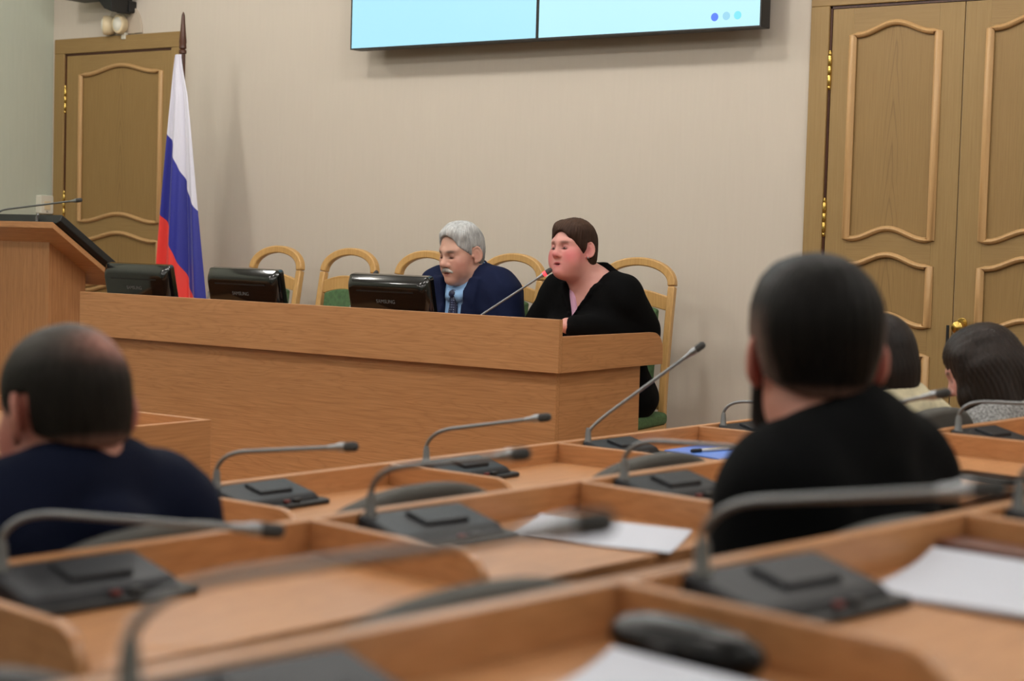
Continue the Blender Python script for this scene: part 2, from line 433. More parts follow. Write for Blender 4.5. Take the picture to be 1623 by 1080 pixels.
hd = obj('door_handle', G().lathe([(.012, 0), (.014, .004), (.009, .012), (.009, .03), (.02, .036), (.025, .048), (.022, .058), (.010, .064), (.002, .066)], 16).xf(Matrix.Translation((hx, WY-.03, hz)) @ Matrix.Rotation(PI/2, 4, 'X')), 'brass', d2, smooth=True)
obj('escutcheon', G().prism(rrect(.04, .17, .018), lambda a, b, t: (hx + a, t, hz - .05 + b), WY-.041, WY-.034), 'brass', d2, bevel=.002)
obj('lock_plate', G().box(X2+LW-.012, WY-.038, .97, X2+LW-.002, WY-.033, 1.06), 'black', d2)

# ------------------------------------------------------------------ things on the walls
# video wall of two displays
def screen_mat(name, c):
    m, nt, N, L, b = newmat(name)
    b.inputs['Base Color'].default_value = (.02, .02, .02, 1); b.inputs['Roughness'].default_value = .3
    b.inputs['Emission Color'].default_value = lin(c); b.inputs['Emission Strength'].default_value = 1.0
    return m
M['screen_l'] = screen_mat('lit_screen_pale_cyan', (172, 234, 255))
M['screen_r'] = screen_mat('lit_screen_paler_cyan', (186, 241, 255))
M['dot1'] = screen_mat('lit_dot_blue', (64, 118, 250)); M['dot2'] = screen_mat('lit_dot_grey_blue', (146, 212, 238)); M['dot3'] = screen_mat('lit_dot_cyan', (116, 228, 250))
tvz0, tvz1, tvy = 2.195, 3.36, 6.10
def display(name, label, x0, x1, mat):
    t = thing(name, label, 'display', ((x0+x1)/2, tvy, tvz0), 0, 'wall displays side by side')
    w = (x1-x0)/2; h = tvz1 - tvz0
    obj('housing', G().box(-w, .004, 0, w, .075, h), 'black', t, bevel=.003)
    obj('bezel', G().sweep([(-.003, -.002), (.003, -.002), (.003, .003), (-.003, .003)], [(-w+.003, .002, .003), (w-.003, .002, .003), (w-.003, .002, h-.003), (-w+.003, .002, h-.003)], True, (0, -1, 0)), 'black', t)
    s = obj('screen', G().box(-w+.005, .001, .005, w-.005, .005, h-.005), mat, t)
    obj('wall_mount', G().box(-.25, .075, .3, .25, WY-tvy, .8), 'black', t)
    return t, s
tl, sl = display('display', 'lit pale blue wall display nearer the flag', -5.395, -4.337, 'screen_l')
tr, sr = display('display', 'lit pale blue wall display with three dots, nearer the double door', -4.335, -3.262, 'screen_r')
for u, v, mt in ((1132.5, 27, 'dot1'), (1151, 25.2, 'dot2'), (1169, 24, 'dot3')):
    p = aty(u, v, tvy)
    obj('screen_dot', G().lathe([(.0165, 0), (.0165, .001)], 24).xf(Matrix.Translation((p.x - tr.location.x, .0012, p.z - tvz0)) @ Matrix.Rotation(PI/2, 4, 'X')), mt, tr)
# black bracket speaker and cream twin emergency lamp above the single door
t = thing('bracket_camera', 'black angular bracket device hung above the single wooden door', 'bracket', (-7.045, WY, 2.462))
obj('wall_plate', G().prism(rrect(.10, .06, .006), lambda a, b, t_: (-.04 + a, t_, .04 + b), -.05, 0), 'black', t, bevel=.002)
obj('arm', G().hexa([(-.06, -.16, .02), (.0, -.16, .0), (.0, -.03, .0), (-.06, -.03, .02), (-.17, -.18, .14), (.01, -.18, .14), (.01, -.02, .14), (-.17, -.02, .14)]), 'black', t, bevel=.004)
obj('body', G().box(-.34, -.20, .075, .03, -.05, .30), 'black', t, bevel=.01)
t = thing('emergency_lamp', 'cream twin-headed emergency lamp above the single door', 'lamp', (-7.12, WY, 2.412))
m_, nt_, N_, L_, b_ = newmat('clear_plastic_plate'); b_.inputs['Base Color'].default_value = lin((186, 172, 156)); b_.inputs['Roughness'].default_value = .25
M['clear'] = m_
obj('back_plate', G().prism([(.14*math.cos(a)*1.0, -.045 + .165*max(0, math.sin(a))) for a in [PI*i/16 for i in range(17)]], lambda a, b, t_: (a, t_, b), -.012, 0), 'clear', t, bevel=.002)
for xx, az in ((-.075, -.75), (.010, .25)):
    mt = Matrix.Translation((xx, -.035, 0)) @ Matrix.Rotation(az, 4, 'Z') @ Matrix.Rotation(PI/2, 4, 'X')
    h = obj('lamp_head', G().lathe([(.02, -.03), (.045, -.02), (.054, .0), (.056, .03), (.052, .042), (.045, .046)], 20).xf(mt @ Matrix.Diagonal((.66, .92, .9, 1))), 'cream', t, smooth=True)
    obj('lens', G().lathe([(.040, .046), (.034, .052), (.016, .056), (.003, .057)], 20).xf(mt @ Matrix.Diagonal((.66, .92, .9, 1))), 'white', h, smooth=True)
obj('foot', G().box(-.0, -.03, -.075, .03, -.005, -.04), 'white', t, bevel=.003)
# small box on the side wall
p = Vector((XL, 5.97, 1.46))
t = thing('wall_switch', 'small cream surface-mounted box on the side wall by the door', 'switch', (XL, 6.195, 1.46))
obj('box', G().prism(rrect(.085, .10, .008), lambda a, b, t_: (t_, a, b), 0, .045), 'white', t, bevel=.003)
obj('button', G().box(.045, -.02, -.028, .049, .02, .018), 'cream', t, bevel=.001)
obj('screw', G().box(.045, -.004, -.042, .047, .004, -.036), 'steel', t)

# ------------------------------------------------------------------ presidium desk
FX0, FX1, FY, FT = -5.916, -3.402, 4.97, 1.06     # front board: left, right, plane, top
t = thing('presidium_desk', 'long orange oak panel desk with raised front board before the wall', 'desk', (0, 0, DZ))
z = lambda a: a - DZ
desk = t
obj('front_board', G().box(FX0, FY, z(.872), FX1, FY+.022, z(FT)), 'desk', t, bevel=.0015)
obj('front_panel', G().box(FX0+.03, FY+.035, 0, FX1-.03, FY+.057, z(.905)), 'desk', t, bevel=.001)
# side board, rounded at the far top corner
sb = [(FY+.022, .872), (5.672, .878)] + [(5.672 - .07 + .07*math.cos(a), 1.0 - .07 + .07*math.sin(a)) for a in [PI/2*i/8 for i in range(9)]] + [(FY+.022, 1.0)]
obj('side_board', G().prism(sb, lambda a, b, t_: (t_, a, b - DZ), FX1-.022, FX1), 'desk_y', t, bevel=.0015)
obj('side_panel', G().box(FX1-.052, FY+.057, 0, FX1-.03, 5.56, z(.885)), 'desk_y', t, bevel=.001)
obj('side_board', G().prism(sb, lambda a, b, t_: (t_, a, b - DZ), FX0, FX0+.022), 'desk_y', t, bevel=.0015)
obj('side_panel', G().box(FX0+.03, FY+.057, 0, FX0+.052, 5.56, z(.885)), 'desk_y', t, bevel=.001)
obj('desktop', G().box(FX0+.022, FY+.022, z(.925), FX1-.022, 5.60, z(.950)), 'desk', t, bevel=.001)
for x in (-5.08, -4.62, -4.05):
    obj('inner_support', G().box(x-.011, FY+.057, 0, x+.011, 5.45, z(.925)), 'desk_y', t)
DT = .950

# lectern
t = thing('lectern', 'orange oak lectern with sloping top at the end of the long desk', 'lectern', (-6.27, 5.10, DZ))
lx, ly = 0.0, 0.0
obj('column_side', G().box(-.60, .10, 0, -.137, .12, 1.085), 'desk_v', t, bevel=.001)      # front face
cs = [(.12, 0), (.315, 0), (.315, .945), (.12, 1.07)]
obj('column_side', G().prism(cs, lambda a, b, t_: (t_, a, b), -.159, -.137), 'desk_v', t, bevel=.001)
obj('column_side', G().prism(cs, lambda a, b, t_: (t_, a, b), -.60, -.578), 'desk_v', t, bevel=.001)
top = [(-.0, 1.130), (.40, .868), (.40, .894), (.0, 1.158)]
obj('sloping_top', G().prism(top, lambda a, b, t_: (t_, a, b), -.72, .008), 'desk', t, bevel=.0015)
lect = t
# flat monitor lying on the lectern
sl_ang = math.atan2(.894-1.158, .40)
mt = Matrix.Translation((-6.27, 5.10, DZ)) @ Matrix.Translation((-.005, .0, 1.158)) @ Matrix.Rotation(sl_ang, 4, 'X')
t = thing('lectern_monitor', 'flat black monitor lying on the sloping lectern top', 'monitor', (-6.27, 5.10, 1.358))
inv = Matrix.Translation((-6.27, 5.10, 1.358)).inverted()
obj('casing', G().prism([(-.50, .004), (.02, .004), (.035, .018), (.03, .05), (-.50, .05)], lambda a, b, t_: (a, t_, b), .015, .40).xf(inv @ mt), 'black', t, bevel=.004)
obj('screen_frame', G().box(-.48, .03, .05, .01, .385, .054).xf(inv @ mt), 'gloss_black', t, bevel=.001)
t = thing('cable_knob', 'small silver cable plug on the lectern edge', 'plug', (-6.39, 5.115, 1.36))
obj('stem', G().tube([(0, 0, 0), (0, 0, .015), (.004, 0, .024)], .007, 10), 'silver', t, smooth=True)
obj('tip', G().ell((.006, 0, .03), (.007, .006, .006)), 'steel', t, smooth=True)

# flag on its pole
t = thing('flag', 'white, blue and red flag draped on a standing pole by the wall', 'flag', (-6.345, 5.95, DZ))
zf = lambda a: a - DZ
obj('pole', G().tube([(0, 0, .03), (-.005, 0, zf(2.20))], .013, 14), 'darkwood', t, smooth=True)
obj('stand', G().lathe([(.19, 0), (.19, .012), (.06, .03), (.03, .05), (.022, .12)], 28), 'darkwood', t, smooth=True)
obj('finial', G().lathe([(.012, 0), (.019, .004), (.019, .018), (.012, .024), (.019, .03), (.017, .05), (.019, .058), (.013, .12), (.008, .19), (.002, .205)], 18, (-.006, 0, zf(2.198))), 'darkwood', t, smooth=True)
rows = []; stripe = []
NV, NU = 90, 90
for i in range(NV+1):
    v = i/NV; zz = zf(2.195) - v*1.62
    row = []
    left = -.034 - .115*v**.75 - .012*math.sin(3*v)
    right = .0 + .215*v**.62 + .05*v*v
    if v < .12: right = .01 + (right-.01)*(v/.12)**.5
    for j in range(NU+1):
        u = j/NU
        a = (.012 + .045*min(1, v*1.6))
        x = left + (right-left)*u
        y = -a*.42*math.sin(2*PI*(2.3*u + .12*v) + .6) - .05*math.sin(PI*u)*(v+.2) + .006*math.sin(2*PI*5.7*u + 4*v)*a/.05 - .018
        row.append((x, y, zz + .02*math.sin(2*PI*u)*v))
        # hoist coordinate: stripes slope down towards the fly
        h_ = v*1.62; stripe.append(h_ - u**1.15*(.327 + .15*min(1, max(0, (h_-.5)/.6))))
    rows.append(row)
m_, nt_, N_, L_, b_ = newmat('flag_satin'); a_ = N_.new('ShaderNodeAttribute'); a_.attribute_name = 'stripe'
r_ = N_.new('ShaderNodeValToRGB'); r_.color_ramp.interpolation = 'CONSTANT'
e_ = r_.color_ramp.elements; e_[0].position = 0; e_[0].color = lin((214, 212, 226)); e_[1].position = .5; e_[1].color = lin((17, 24, 138))
e2 = e_.new(.75); e2.color = lin((232, 52, 42))
mr_ = N_.new('ShaderNodeMapRange'); mr_.inputs['From Min'].default_value = -.5; mr_.inputs['From Max'].default_value = 1.1
mr_.clamp = True
L_.new(a_.outputs['Fac'], mr_.inputs['Value']); L_.new(mr_.outputs[0], r_.inputs['Fac']); L_.new(r_.outputs['Color'], b_.inputs['Base Color'])
WB, BR = .365, .765
e_[1].position = (WB+.5)/1.6; e2.position = (BR+.5)/1.6
b_.inputs['Roughness'].default_value = .45; b_.inputs['Sheen Weight'].default_value = .3
M['flag'] = m_
o = obj('flag_cloth', G().grid(rows), 'flag', t, smooth='full')
at_ = o.data.attributes.new('stripe', 'FLOAT', 'POINT'); at_.data.foreach_set('value', stripe)

# beech chairs along the wall
def beech_chair(label, x, y, rz):
    t = thing('presidium_chair', label, 'chair', (x, y, DZ), rz, 'beech chairs behind the long desk')
    # local: seat faces -y, back at y = +.2
    w = .152
    def backy(zz): return .205 + .085*((zz-.45)/.6)**1.5 if zz > .45 else .205 + .06*((.45-zz)/.45)**1.6
    prof = [(-.016, -.015), (.016, -.015), (.016, .015), (-.016, .015)]
    for s in (-1, 1):
        pts = [(s*w, backy(zz), zz) for zz in [0 + .965*i/16 for i in range(17)]]
        obj('back_post', G().sweep(prof, pts, False, (1, 0, 0)), 'chair', t, bevel=.005, smooth=True)
    arch = [(-w*math.cos(a), backy(.967 + .095*math.sin(a)), .967 + .095*math.sin(a)**.9) for a in [PI*i/20 for i in range(21)]]
    obj('arched_top', G().sweep([(-.017, -.016), (.017, -.016), (.017, .016), (-.017, .016)], arch, False, (0, 1, 0)), 'chair', t, bevel=.005, smooth=True)
    n = 14
    out = [(-w+.012 + (2*w-.024)*i/n, .868 + .022*math.sin(PI*i/n)) for i in range(n+1)] + [(w-.012 - (2*w-.024)*i/n, .925 + .028*math.sin(PI*i/n)) for i in range(n+1)]
    obj('cross_rail', G().prism(out, lambda a, b, t_: (a, backy(.9) - .004 + t_ + .25*a*a, b), -.012, .012), 'chair', t, bevel=.004)
    pad = [(-.105, .50), (.105, .50)] + [(.105 - .21*i/n, .872 + .020*math.sin(PI*i/n)) for i in range(n+1)]
    obj('back_pad', G().prism(pad, lambda a, b, t_: (a, backy(b) - .012 + t_, b), -.022, .018), 'green', t, bevel=.008, seg=3)
    obj('lower_rail', G().box(-w+.01, .20, .475, w-.01, .225, .515), 'chair', t, bevel=.003)
    st = rrect(.40, .40, .06, 5)
    obj('seat', G().prism(st, lambda a, b, t_: (a, b - .015, t_), .425, .47), 'green', t, bevel=.015, seg=3)
    obj('seat_frame', G().prism(rrect(.385, .385, .05, 4), lambda a, b, t_: (a, b - .015, t_), .375, .425), 'chair', t, bevel=.003)
    for s in (-1, 1):
        obj('leg', G().sweep(prof, [(s*.16, -.17, 0), (s*.16, -.175, .2), (s*.158, -.17, .378)], False, (1, 0, 0)), 'chair', t, bevel=.004)
    return t
CH = [(-5.70, 5.685, 0, 'empty beech chair with green pads behind the second black monitor'),
      (-5.245, 5.685, 0, 'empty beech chair with green back pad left of the grey-haired man'),
      (-4.80, 5.685, 0, 'beech chair with arched top, partly hidden by the grey-haired man\'s face'),
      (-4.33, 5.685, 0, 'beech chair with arched top directly behind the grey-haired man in navy suit'),
      (-3.665, 5.70, .17, 'beech chair with green pads that the woman in black sits on')]
for x, y, rz, lb in CH: beech_chair(lb, x, y, rz)

# desk monitors
def desk_monitor(x, label):
    t = thing('desk_monitor', label, 'monitor', (x, 5.25, DT), 0, 'black monitors on the long desk')
    obj('foot', G().prism(rrect(.19, .15, .05, 6), lambda a, b, t_: (a, b + .02, t_), 0, .014), 'gloss_black', t, bevel=.003)
    obj('neck', G().hexa([(-.03, .0, .012), (.03, .0, .012), (.03, .03, .012), (-.03, .03, .012), (-.025, -.005, .09), (.025, -.005, .09), (.025, .02, .09), (-.025, .02, .09)]), 'gloss_black', t, bevel=.004)
    R = Matrix.Translation((0, .0, .012)) @ Matrix.Rotation(math.radians(13), 4, 'X')
    w, h = .205, .225
    pr = rrect(2*w, h, .014, 4)
    obj('casing', G().prism(pr, lambda a, b, t_: (a, t_, b + h/2), .0, .028).xf(R), 'gloss_black', t, bevel=.004)
    # bulged back shell
    g = G(); rows = []
    for i in range(9):
        q = i/8; s = 1 - .10*(q**1.2); d = -.034*math.sin(q*PI/2)
        rows.append([(a*s, d, h/2 + (b)*s*(1 - .12*q) - .012*q) for a, b in rrect(2*w-.004, h-.004, .016 + .02*q, 4)])
    n = len(rows[0])
    g.add([p for r in rows for p in r], [(i*n+j, i*n+(j+1) % n, (i+1)*n+(j+1) % n, (i+1)*n+j) for i in range(8) for j in range(n)] + [tuple(8*n+j for j in range(n))])
    bs = obj('back_shell', g.xf(R), 'gloss_black', t, smooth=True)
    obj('vent_slot', G().prism(rrect(.29, .006, .002), lambda a, b, t_: (a, t_, b + .168), -.0352, -.0335).xf(R), 'black', bs)
    obj('screen', G().box(-w+.012, .0278, .014, w-.012, .029, h-.012).xf(R), 'gloss_black', t)
    hb = obj('hinge_block', G().prism(rrect(.085, .03, .006), lambda a, b, t_: (a, t_, b + .062), -.042, -.03).xf(R), 'gloss_black', t, bevel=.002)
    tx = text('lettering', 'SAMSUNG', .021, 'letter', bs, R @ Vector((0, -.0354, .128)), (math.radians(90+13), 0, 0))
    return t
desk_monitor(-5.815, 'glossy black monitor before the flag, seen from behind')
desk_monitor(-5.165, 'glossy black monitor between the flag and the empty chairs, seen from behind')
desk_monitor(-4.375, 'glossy black monitor right beside the grey-haired man, seen from behind')

# generic gooseneck microphone; points are world positions
def gooseneck(label, base, tip, bend=.085, rise=None, ring=None, group=None, r=.0044, head=.0092):
    """base, tip: world points; the stem leaves vertically and bends towards the tip"""
    base = Vector(base); tip = Vector(tip)
    t = thing('gooseneck_microphone', label, 'microphone', base, 0, group)
    T = tip - base
    hd = Vector((T.x, T.y, 0)).normalized()
    k0 = Vector((0, 0, .03)); 
    if rise is None: rise = bend
    a = Vector((0, 0, rise*.55)); ctrl = Vector((0, 0, rise)) + hd*.012
    d = (T - ctrl).normalized()
    b = ctrl + d*bend
    P = [k0, a]
    for i in range(1, 13):
        s = i/12; P.append(a*(1-s)**2 + ctrl*2*s*(1-s) + b*s*s)
    he = T - d*.050
    P.append(b.lerp(he, .5)); P.append(he)
    obj('socket', G().lathe([(.0115, -.002), (.0115, .003), (.0085, .010), (.0072, .032), (.005, .040)], 14), 'goose', t, smooth=True)
    obj('stem', G().tube(P, r, 10), 'goose', t, smooth=True)
    Rm = d.to_track_quat('Z', 'Y').to_matrix().to_4x4()
    mk = lambda pr: G().lathe(pr, 16).xf(Matrix.Translation(he) @ Rm)
    hs = obj('head_collar', mk([(r*1.1, -.014), (r*1.4, -.008), (r*1.4, .0), (head*.82, .006), (head, .011), (head, .024)]), 'silver', t, smooth=True)
    obj('capsule', mk([(head*1.0, .024), (head*1.05, .027), (head*1.05, .043), (head*.85, .049), (head*.4, .052)]), 'foam', t, smooth=True)
    if ring: obj('light_ring', mk([(head*1.04, .013), (head*1.08, .015), (head*1.08, .023), (head*1.04, .025)]), ring, t, smooth=True)
    return t
# presidium microphones
def conf_base(name, label, x, y, z, rz=0, group='conference units on the long desk'):
    t = thing(name, label, 'conference unit', (x, y, z), rz, group)
    obj('body', G().hexa([(-.075, -.09, 0), (.075, -.09, 0), (.075, .09, 0), (-.075, .09, 0), (-.07, -.085, .055), (.07, -.085, .055), (.07, .085, .022), (-.07, .085, .022)]), 'unit_dark', t, bevel=.006, seg=3)
    obj('grille', G().hexa([(-.04, -.06, .046), (.04, -.06, .046), (.04, .03, .030), (-.04, .03, .030), (-.038, -.058, .0515), (.038, -.058, .0515), (.038, .028, .0355), (-.038, .028, .0355)]), 'unit', t, bevel=.002)
    return t
conf_base('conference_unit', 'black conference unit under the red-ringed microphone of the woman in black', -3.98, 5.30, DT)
gooseneck('gooseneck microphone with a glowing red ring before the woman in black', (-3.985, 5.235, DT+.05), aty(874, 427, 5.40), ring='red_led', rise=.03, bend=.03, group=None)
pm = aty(505, 484, 5.22)
conf_base('conference_unit', 'low black conference unit between two monitors on the long desk', pm.x, 5.22, DT)
conf_base('conference_unit', 'black conference unit behind the monitor beside the grey-haired man', -4.72, 5.42, DT)
gooseneck('slim gooseneck microphone rising behind the monitor beside the grey-haired man', (-4.735, 5.36, DT+.05), aty(598, 430, 5.45), rise=.03, bend=.03)
conf_base('conference_unit', 'black conference unit on the long desk in front of the flag', -5.47, 5.36, DT)
gooseneck('gooseneck microphone bent low, its silver head just showing by the flag', (-5.48, 5.30, DT+.04), aty(333, 464, 5.5), rise=.05, bend=.05)
# lectern microphone
lb = aty(-6, 350, 5.14)
gooseneck('gooseneck microphone reaching over the lectern monitor', (lb.x, 5.14, 1.352), aty(129, 317, 5.2), rise=.055, bend=.07)

# side table in front of the long desk
t = thing('clerk_table', 'small orange oak panel table standing before the long desk', 'table', (-3.54, 3.45, 0))
zt = .80
obj('side_board', G().box(-.022, -.62, .0, 0, .0, zt), 'desk_y', t, bevel=.0015)
obj('front_board', G().box(-1.1, -.022, .0, -.022, .0, zt), 'desk', t, bevel=.0015)
obj('tabletop', G().box(-1.1, -.86, zt-.07, -.022, -.022, zt-.045), 'desk', t, bevel=.001)
obj('end_board', G().box(-1.122, -.86, 0, -1.1, 0, zt), 'desk_y', t, bevel=.0015)
# ------------------------------------------------------------------ audience desks
# each row: board line x(y) = xr + k*(y - yr), board top z, floor z, partition starts, partition direction (1, q)
ROWS = {
 1: dict(xr=-2.459, yr=3.61, k=.042, zt=.82, fl=0.0, ys=[1.70, 2.345, 2.98, 3.61, 4.27, 4.90], end=5.15, q=-.04),
 2: dict(xr=-1.638, yr=2.478, k=.068, zt=.915, fl=.095, ys=[1.215, 1.845, 2.478, 3.14, 3.80, 4.44], end=5.05, q=-.14),
 3: dict(xr=-.846, yr=1.357, k=.115, zt=1.01, fl=.19, ys=[.70, 1.355, 2.015, 2.68], end=3.3, q=-.19),
}
REC, DEP, TH = .048, .345, .016
for r_, R in ROWS.items():
    R['rd'] = Vector((R['k'], 1, 0)).normalized(); R['qd'] = Vector((1, R['q'], 0)).normalized()
def rowpt(n, y): R = ROWS[n]; return Vector((R['xr'] + R['k']*(y - R['yr']), y, 0))
def loc_rq(n, i, r, q, z):
    """world point: r along the row from partition i, q towards the user"""
    R = ROWS[n]; p = rowpt(n, R['ys'][i]) + R['rd']*r + R['qd']*q; p.z = z; return p
NAMES = {1: 'first', 2: 'second', 3: 'third'}
DESCR = {1: 'row of oak seat desks with partitions, next to the long wall desk', 2: 'middle row of oak seat desks with partitions, between the two other rows', 3: 'row of oak seat desks holding a leather wallet and black case'}
for n, R in ROWS.items():
    y0 = R['ys'][0] - .02; ye = R['end']
    base = rowpt(n, R['ys'][0]); base.z = R['fl']
    t = thing('seat_desk_row', DESCR[n], 'desk', base, 0, None)
    off = lambda p: Vector(p) - base
    rd, qd, zt, fl = R['rd'], R['qd'], R['zt'], R['fl']
    # front board, one per seat
    ends = R['ys'] + [ye]
    for i in range(len(ends)-1):
        a, b = rowpt(n, ends[i]), rowpt(n, ends[i+1])
        nx = Vector((1, -R['k'], 0)).normalized()
        c = [a - nx*.022, b - nx*.022, b, a]
        c = [c[3], c[2], c[1], c[0]]
        obj('front_board', G().hexa([off((p.x, p.y, fl)) for p in c] + [off((p.x, p.y, zt)) for p in c]), 'desk_y', t, bevel=.002)
        # desktop
        dz = zt - REC
        c = [a, a + qd*DEP, b + qd*DEP, b]
        obj('desktop', G().hexa([off((p.x, p.y, dz-.024)) for p in c] + [off((p.x, p.y, dz)) for p in c]), 'desk_y', t, bevel=.0015)
        obj('shelf', G().hexa([off((p.x, p.y, dz-.20)) for p in (a, a + qd*.26, b + qd*.26, b)] + [off((p.x, p.y, dz-.182)) for p in (a, a + qd*.26, b + qd*.26, b)]), 'desk_y', t)
    # partitions with a rounded free corner
    for y in ends:
        a = rowpt(n, y); rad = .055; L_ = DEP + .012
        out = [(0, 0), (L_-.02, 0), (L_-.02, .35), (L_, zt-fl-.20), (L_, zt-fl-rad)] + [(L_-rad + rad*math.cos(w), zt-fl-rad + rad*math.sin(w)) for w in [PI/2*i/8 for i in range(1, 9)]] + [(0, zt-fl)]
        obj('partition', G().prism(out, lambda s, h, tt: off(a + qd*s + rd*tt + Vector((0, 0, fl + h))), -TH/2, TH/2), 'desk', t, bevel=.0025)

# conference units with gooseneck microphones, one at each seat
UNITS = 'conference units on the seat desks'
def seat_unit(n, i, label):
    R = ROWS[n]; dz = R['zt'] - REC
    p = loc_rq(n, i, .20, .055, dz)
    rz = math.atan2(R['qd'].y, R['qd'].x)
    t = thing('conference_unit', label, 'conference unit', p, rz, UNITS)
    # local: x towards the user, y along the row
    L0, L1, W0, W1 = -.052, .058, -.115, .105
    obj('base', G().hexa([(L0, W0, 0), (L1+.006, W0, 0), (L1-.004, W1+.028, 0), (L0+.01, W1+.028, 0), (L0, W0, .014), (L1+.006, W0, .011), (L1-.004, W1+.028, .011), (L0+.01, W1+.028, .014)]), 'unit_dark', t, bevel=.005, seg=3)
    bd_ = obj('body', G().hexa([(L0, W0, .013), (L1, W0, .010), (L1-.012, W1+.01, .010), (L0, W1, .013), (L0+.004, W0+.004, .047), (L1-.010, W0+.004, .025), (L1-.022, W1, .025), (L0+.004, W1-.006, .047)]), 'unit', t, bevel=.006, seg=3)
    sl = (.025-.047)/(L1-.012-L0-.004)
    def top(x): return .047 + sl*(x - L0 - .004)
    pad = [(-.028, -.045), (.022, -.045), (.022, .045), (-.028, .045)]
    obj('pad', G().hexa([(x, y + .01, top(x)-.004) for x, y in pad] + [(x*.96, y*.97 + .01, top(x)+.006) for x, y in pad]), 'unit', bd_, bevel=.002)
    obj('key', G().box(L1-.012, .004, .014, L1-.0035, .016, .019), 'red', bd_, bevel=.001)
    obj('key', G().box(L1-.014, .03, .014, L1-.005, .05, .019), 'unit_dark', bd_, bevel=.001)
    return t
def solve_tip(base, u, v, L, az0):
    """tip at distance L from the base whose picture position is u, v (nearest such point on the ray)"""
    d = ray(u, v).normalized(); b = Vector(base) - CAMP
    m = d.dot(b); disc = m*m - b.length_squared + L*L
    if disc < 0: s = m
    else:
        s1, s2 = m - math.sqrt(disc), m + math.sqrt(disc)
        s = s1 if az0 == 'near' else s2
    return CAMP + d*s
def seat_mic(n, i, label, tip=None, L=.34, side='near', **k):
    R = ROWS[n]; b = loc_rq(n, i, .105, .012, R['zt'] - REC + .040)
    if tip: tp = solve_tip(b, tip[0], tip[1], L, side)
    else: tp = b + R['qd']*.33 + R['rd']*.05 + Vector((0, 0, .085))
    return gooseneck(label, b, tp, group='gooseneck microphones on the seat desks', **k)
WHERE = {(1,0): 'beyond the man in the navy jacket', (1,1): 'beside the navy-jacketed man\'s shoulder', (1,2): 'before the middle of the long wall desk', (1,3): 'beside the blue folder',
         (1,4): 'before the man in the black jacket', (1,5): 'in front of the woman in a cream sweater',
         (2,0): 'behind the man in the navy jacket', (2,1): 'beside the loose white sheet', (2,2): 'at the elbow of the man in the black jacket', (2,3): 'in front of the man in the black jacket', (2,4): 'beside the black phone', (2,5): 'behind the long-haired woman',
         (3,0): 'beside the black glasses case', (3,1): 'beside the stack of white papers', (3,2): 'past the brown leather wallet', (3,3): 'farthest from the black glasses case'}
TIPS = {(1,1): (566, 708), (1,2): (872, 661), (1,3): (1116, 545), (2,3): (1505, 622), (2,0): (449, 843), (2,1): (837, 719), (3,0): (972, 826), (3,1): (1592, 775), (2,5): None}
for (n, i), w in WHERE.items():
    if (n, i) in ((3, 3),): continue
    seat_unit(n, i, 'dark grey desk conference unit ' + w)
    seat_mic(n, i, 'grey gooseneck microphone ' + w, TIPS.get((n, i)), rise=.075 if (n, i) != (1, 3) else .05, bend=.06)

# upholstered seats behind the desks: curved grey backs
def hall_chair(n, y, label, dx=-.085, zt=.932, rot=0, mat='fabric'):
    """seat belonging to row n, its back just before the next row"""
    nx = ROWS[n+1] if n < 3 else None
    p = rowpt(n+1, y) + Vector((dx, 0, 0)); fl = ROWS[n]['fl']
    p.z = fl
    rz = math.atan2(ROWS[n+1]['k']*-1, 1) + rot
    t = thing('hall_chair', label, 'chair', p, rz, 'grey chairs at the seat desks')
    w = .205
    prof = []
    g = G(); rows = []
    NB = 14
    for side in (0, 1):
        for k in range(NB+1):
            s = -1 + 2*k/NB
            top = zt - .05*abs(s)**2.4 - .004
            x = -.05*0 - .035*s*s*0
            cx = -.03*(1 - s*s)*-1      # shallow bow: centre further back
            r_ = []
            for m in range(9):
                q = m/8
                zz = .50 + (top-.50)*q
                th = .022 + .012*math.sin(PI*q)
                xx = .0 - .03*(s*s) - .07*(1-q)*1.0
                xx = -.028*s*s - .10*(1-q)
                r_.append((xx + (th if side else -th), s*w*(1 - .06*(1-q)), zz if m < 8 else zz + .0))
            rows.append(r_)
    n9 = 9; V = [p_ for r_ in rows for p_ in r_]; F = []
    for k in range(NB):
        for m in range(8):
            a = k*n9+m; F.append((a, a+1, a+n9+1, a+n9)); b = (NB+1+k)*n9+m; F.append((b, b+n9, b+n9+1, b+1))
    for k in range(NB):
        a = k*n9+8; b = (NB+1+k)*n9+8; F.append((a, b, b+n9, a+n9)); a = k*n9; b = (NB+1+k)*n9; F.append((a, a+n9, b+n9, b))
    for m in range(8):
        for k in (0, NB):
            a = k*n9+m; b = (NB+1+k)*n9+m; F.append((a, b, b+1, a+1) if k else (a, a+1, b+1, b))
    g.add(V, F)
    obj('back', g, mat, t, smooth=True, bevel=.012, seg=3)
    obj('seat', G().prism(rrect(.44, .46, .06, 5), lambda a, b, tt: (a - .27, b, tt), .40, .47), mat, t, bevel=.02, seg=3)
    obj('back_bar', G().box(-.105, -.03, .40, -.085, .03, .66), 'black', t, bevel=.003)
    obj('column', G().lathe([(.028, .05), (.028, .40)], 14, (-.27, 0, 0)), 'steel', t, smooth=True)
    for k in range(5):
        a = 2*PI*k/5; c, s = math.cos(a), math.sin(a)
        obj('base_leg', G().tube([(-.27, 0, .07), (-.27 + .22*c, .22*s, .028)], [.02, .014], 8), 'black', t, smooth=True)
    return t
hall_chair(1, 1.62, 'grey fabric chair under the man in the navy jacket', dx=-.045)
hall_chair(1, 2.18, 'empty grey fabric chair beside the man in the navy jacket')
hall_chair(1, 2.84, 'empty grey fabric chair before the desk with the blue folder')
hall_chair(1, 3.45, 'grey fabric chair beyond the man in the black jacket')
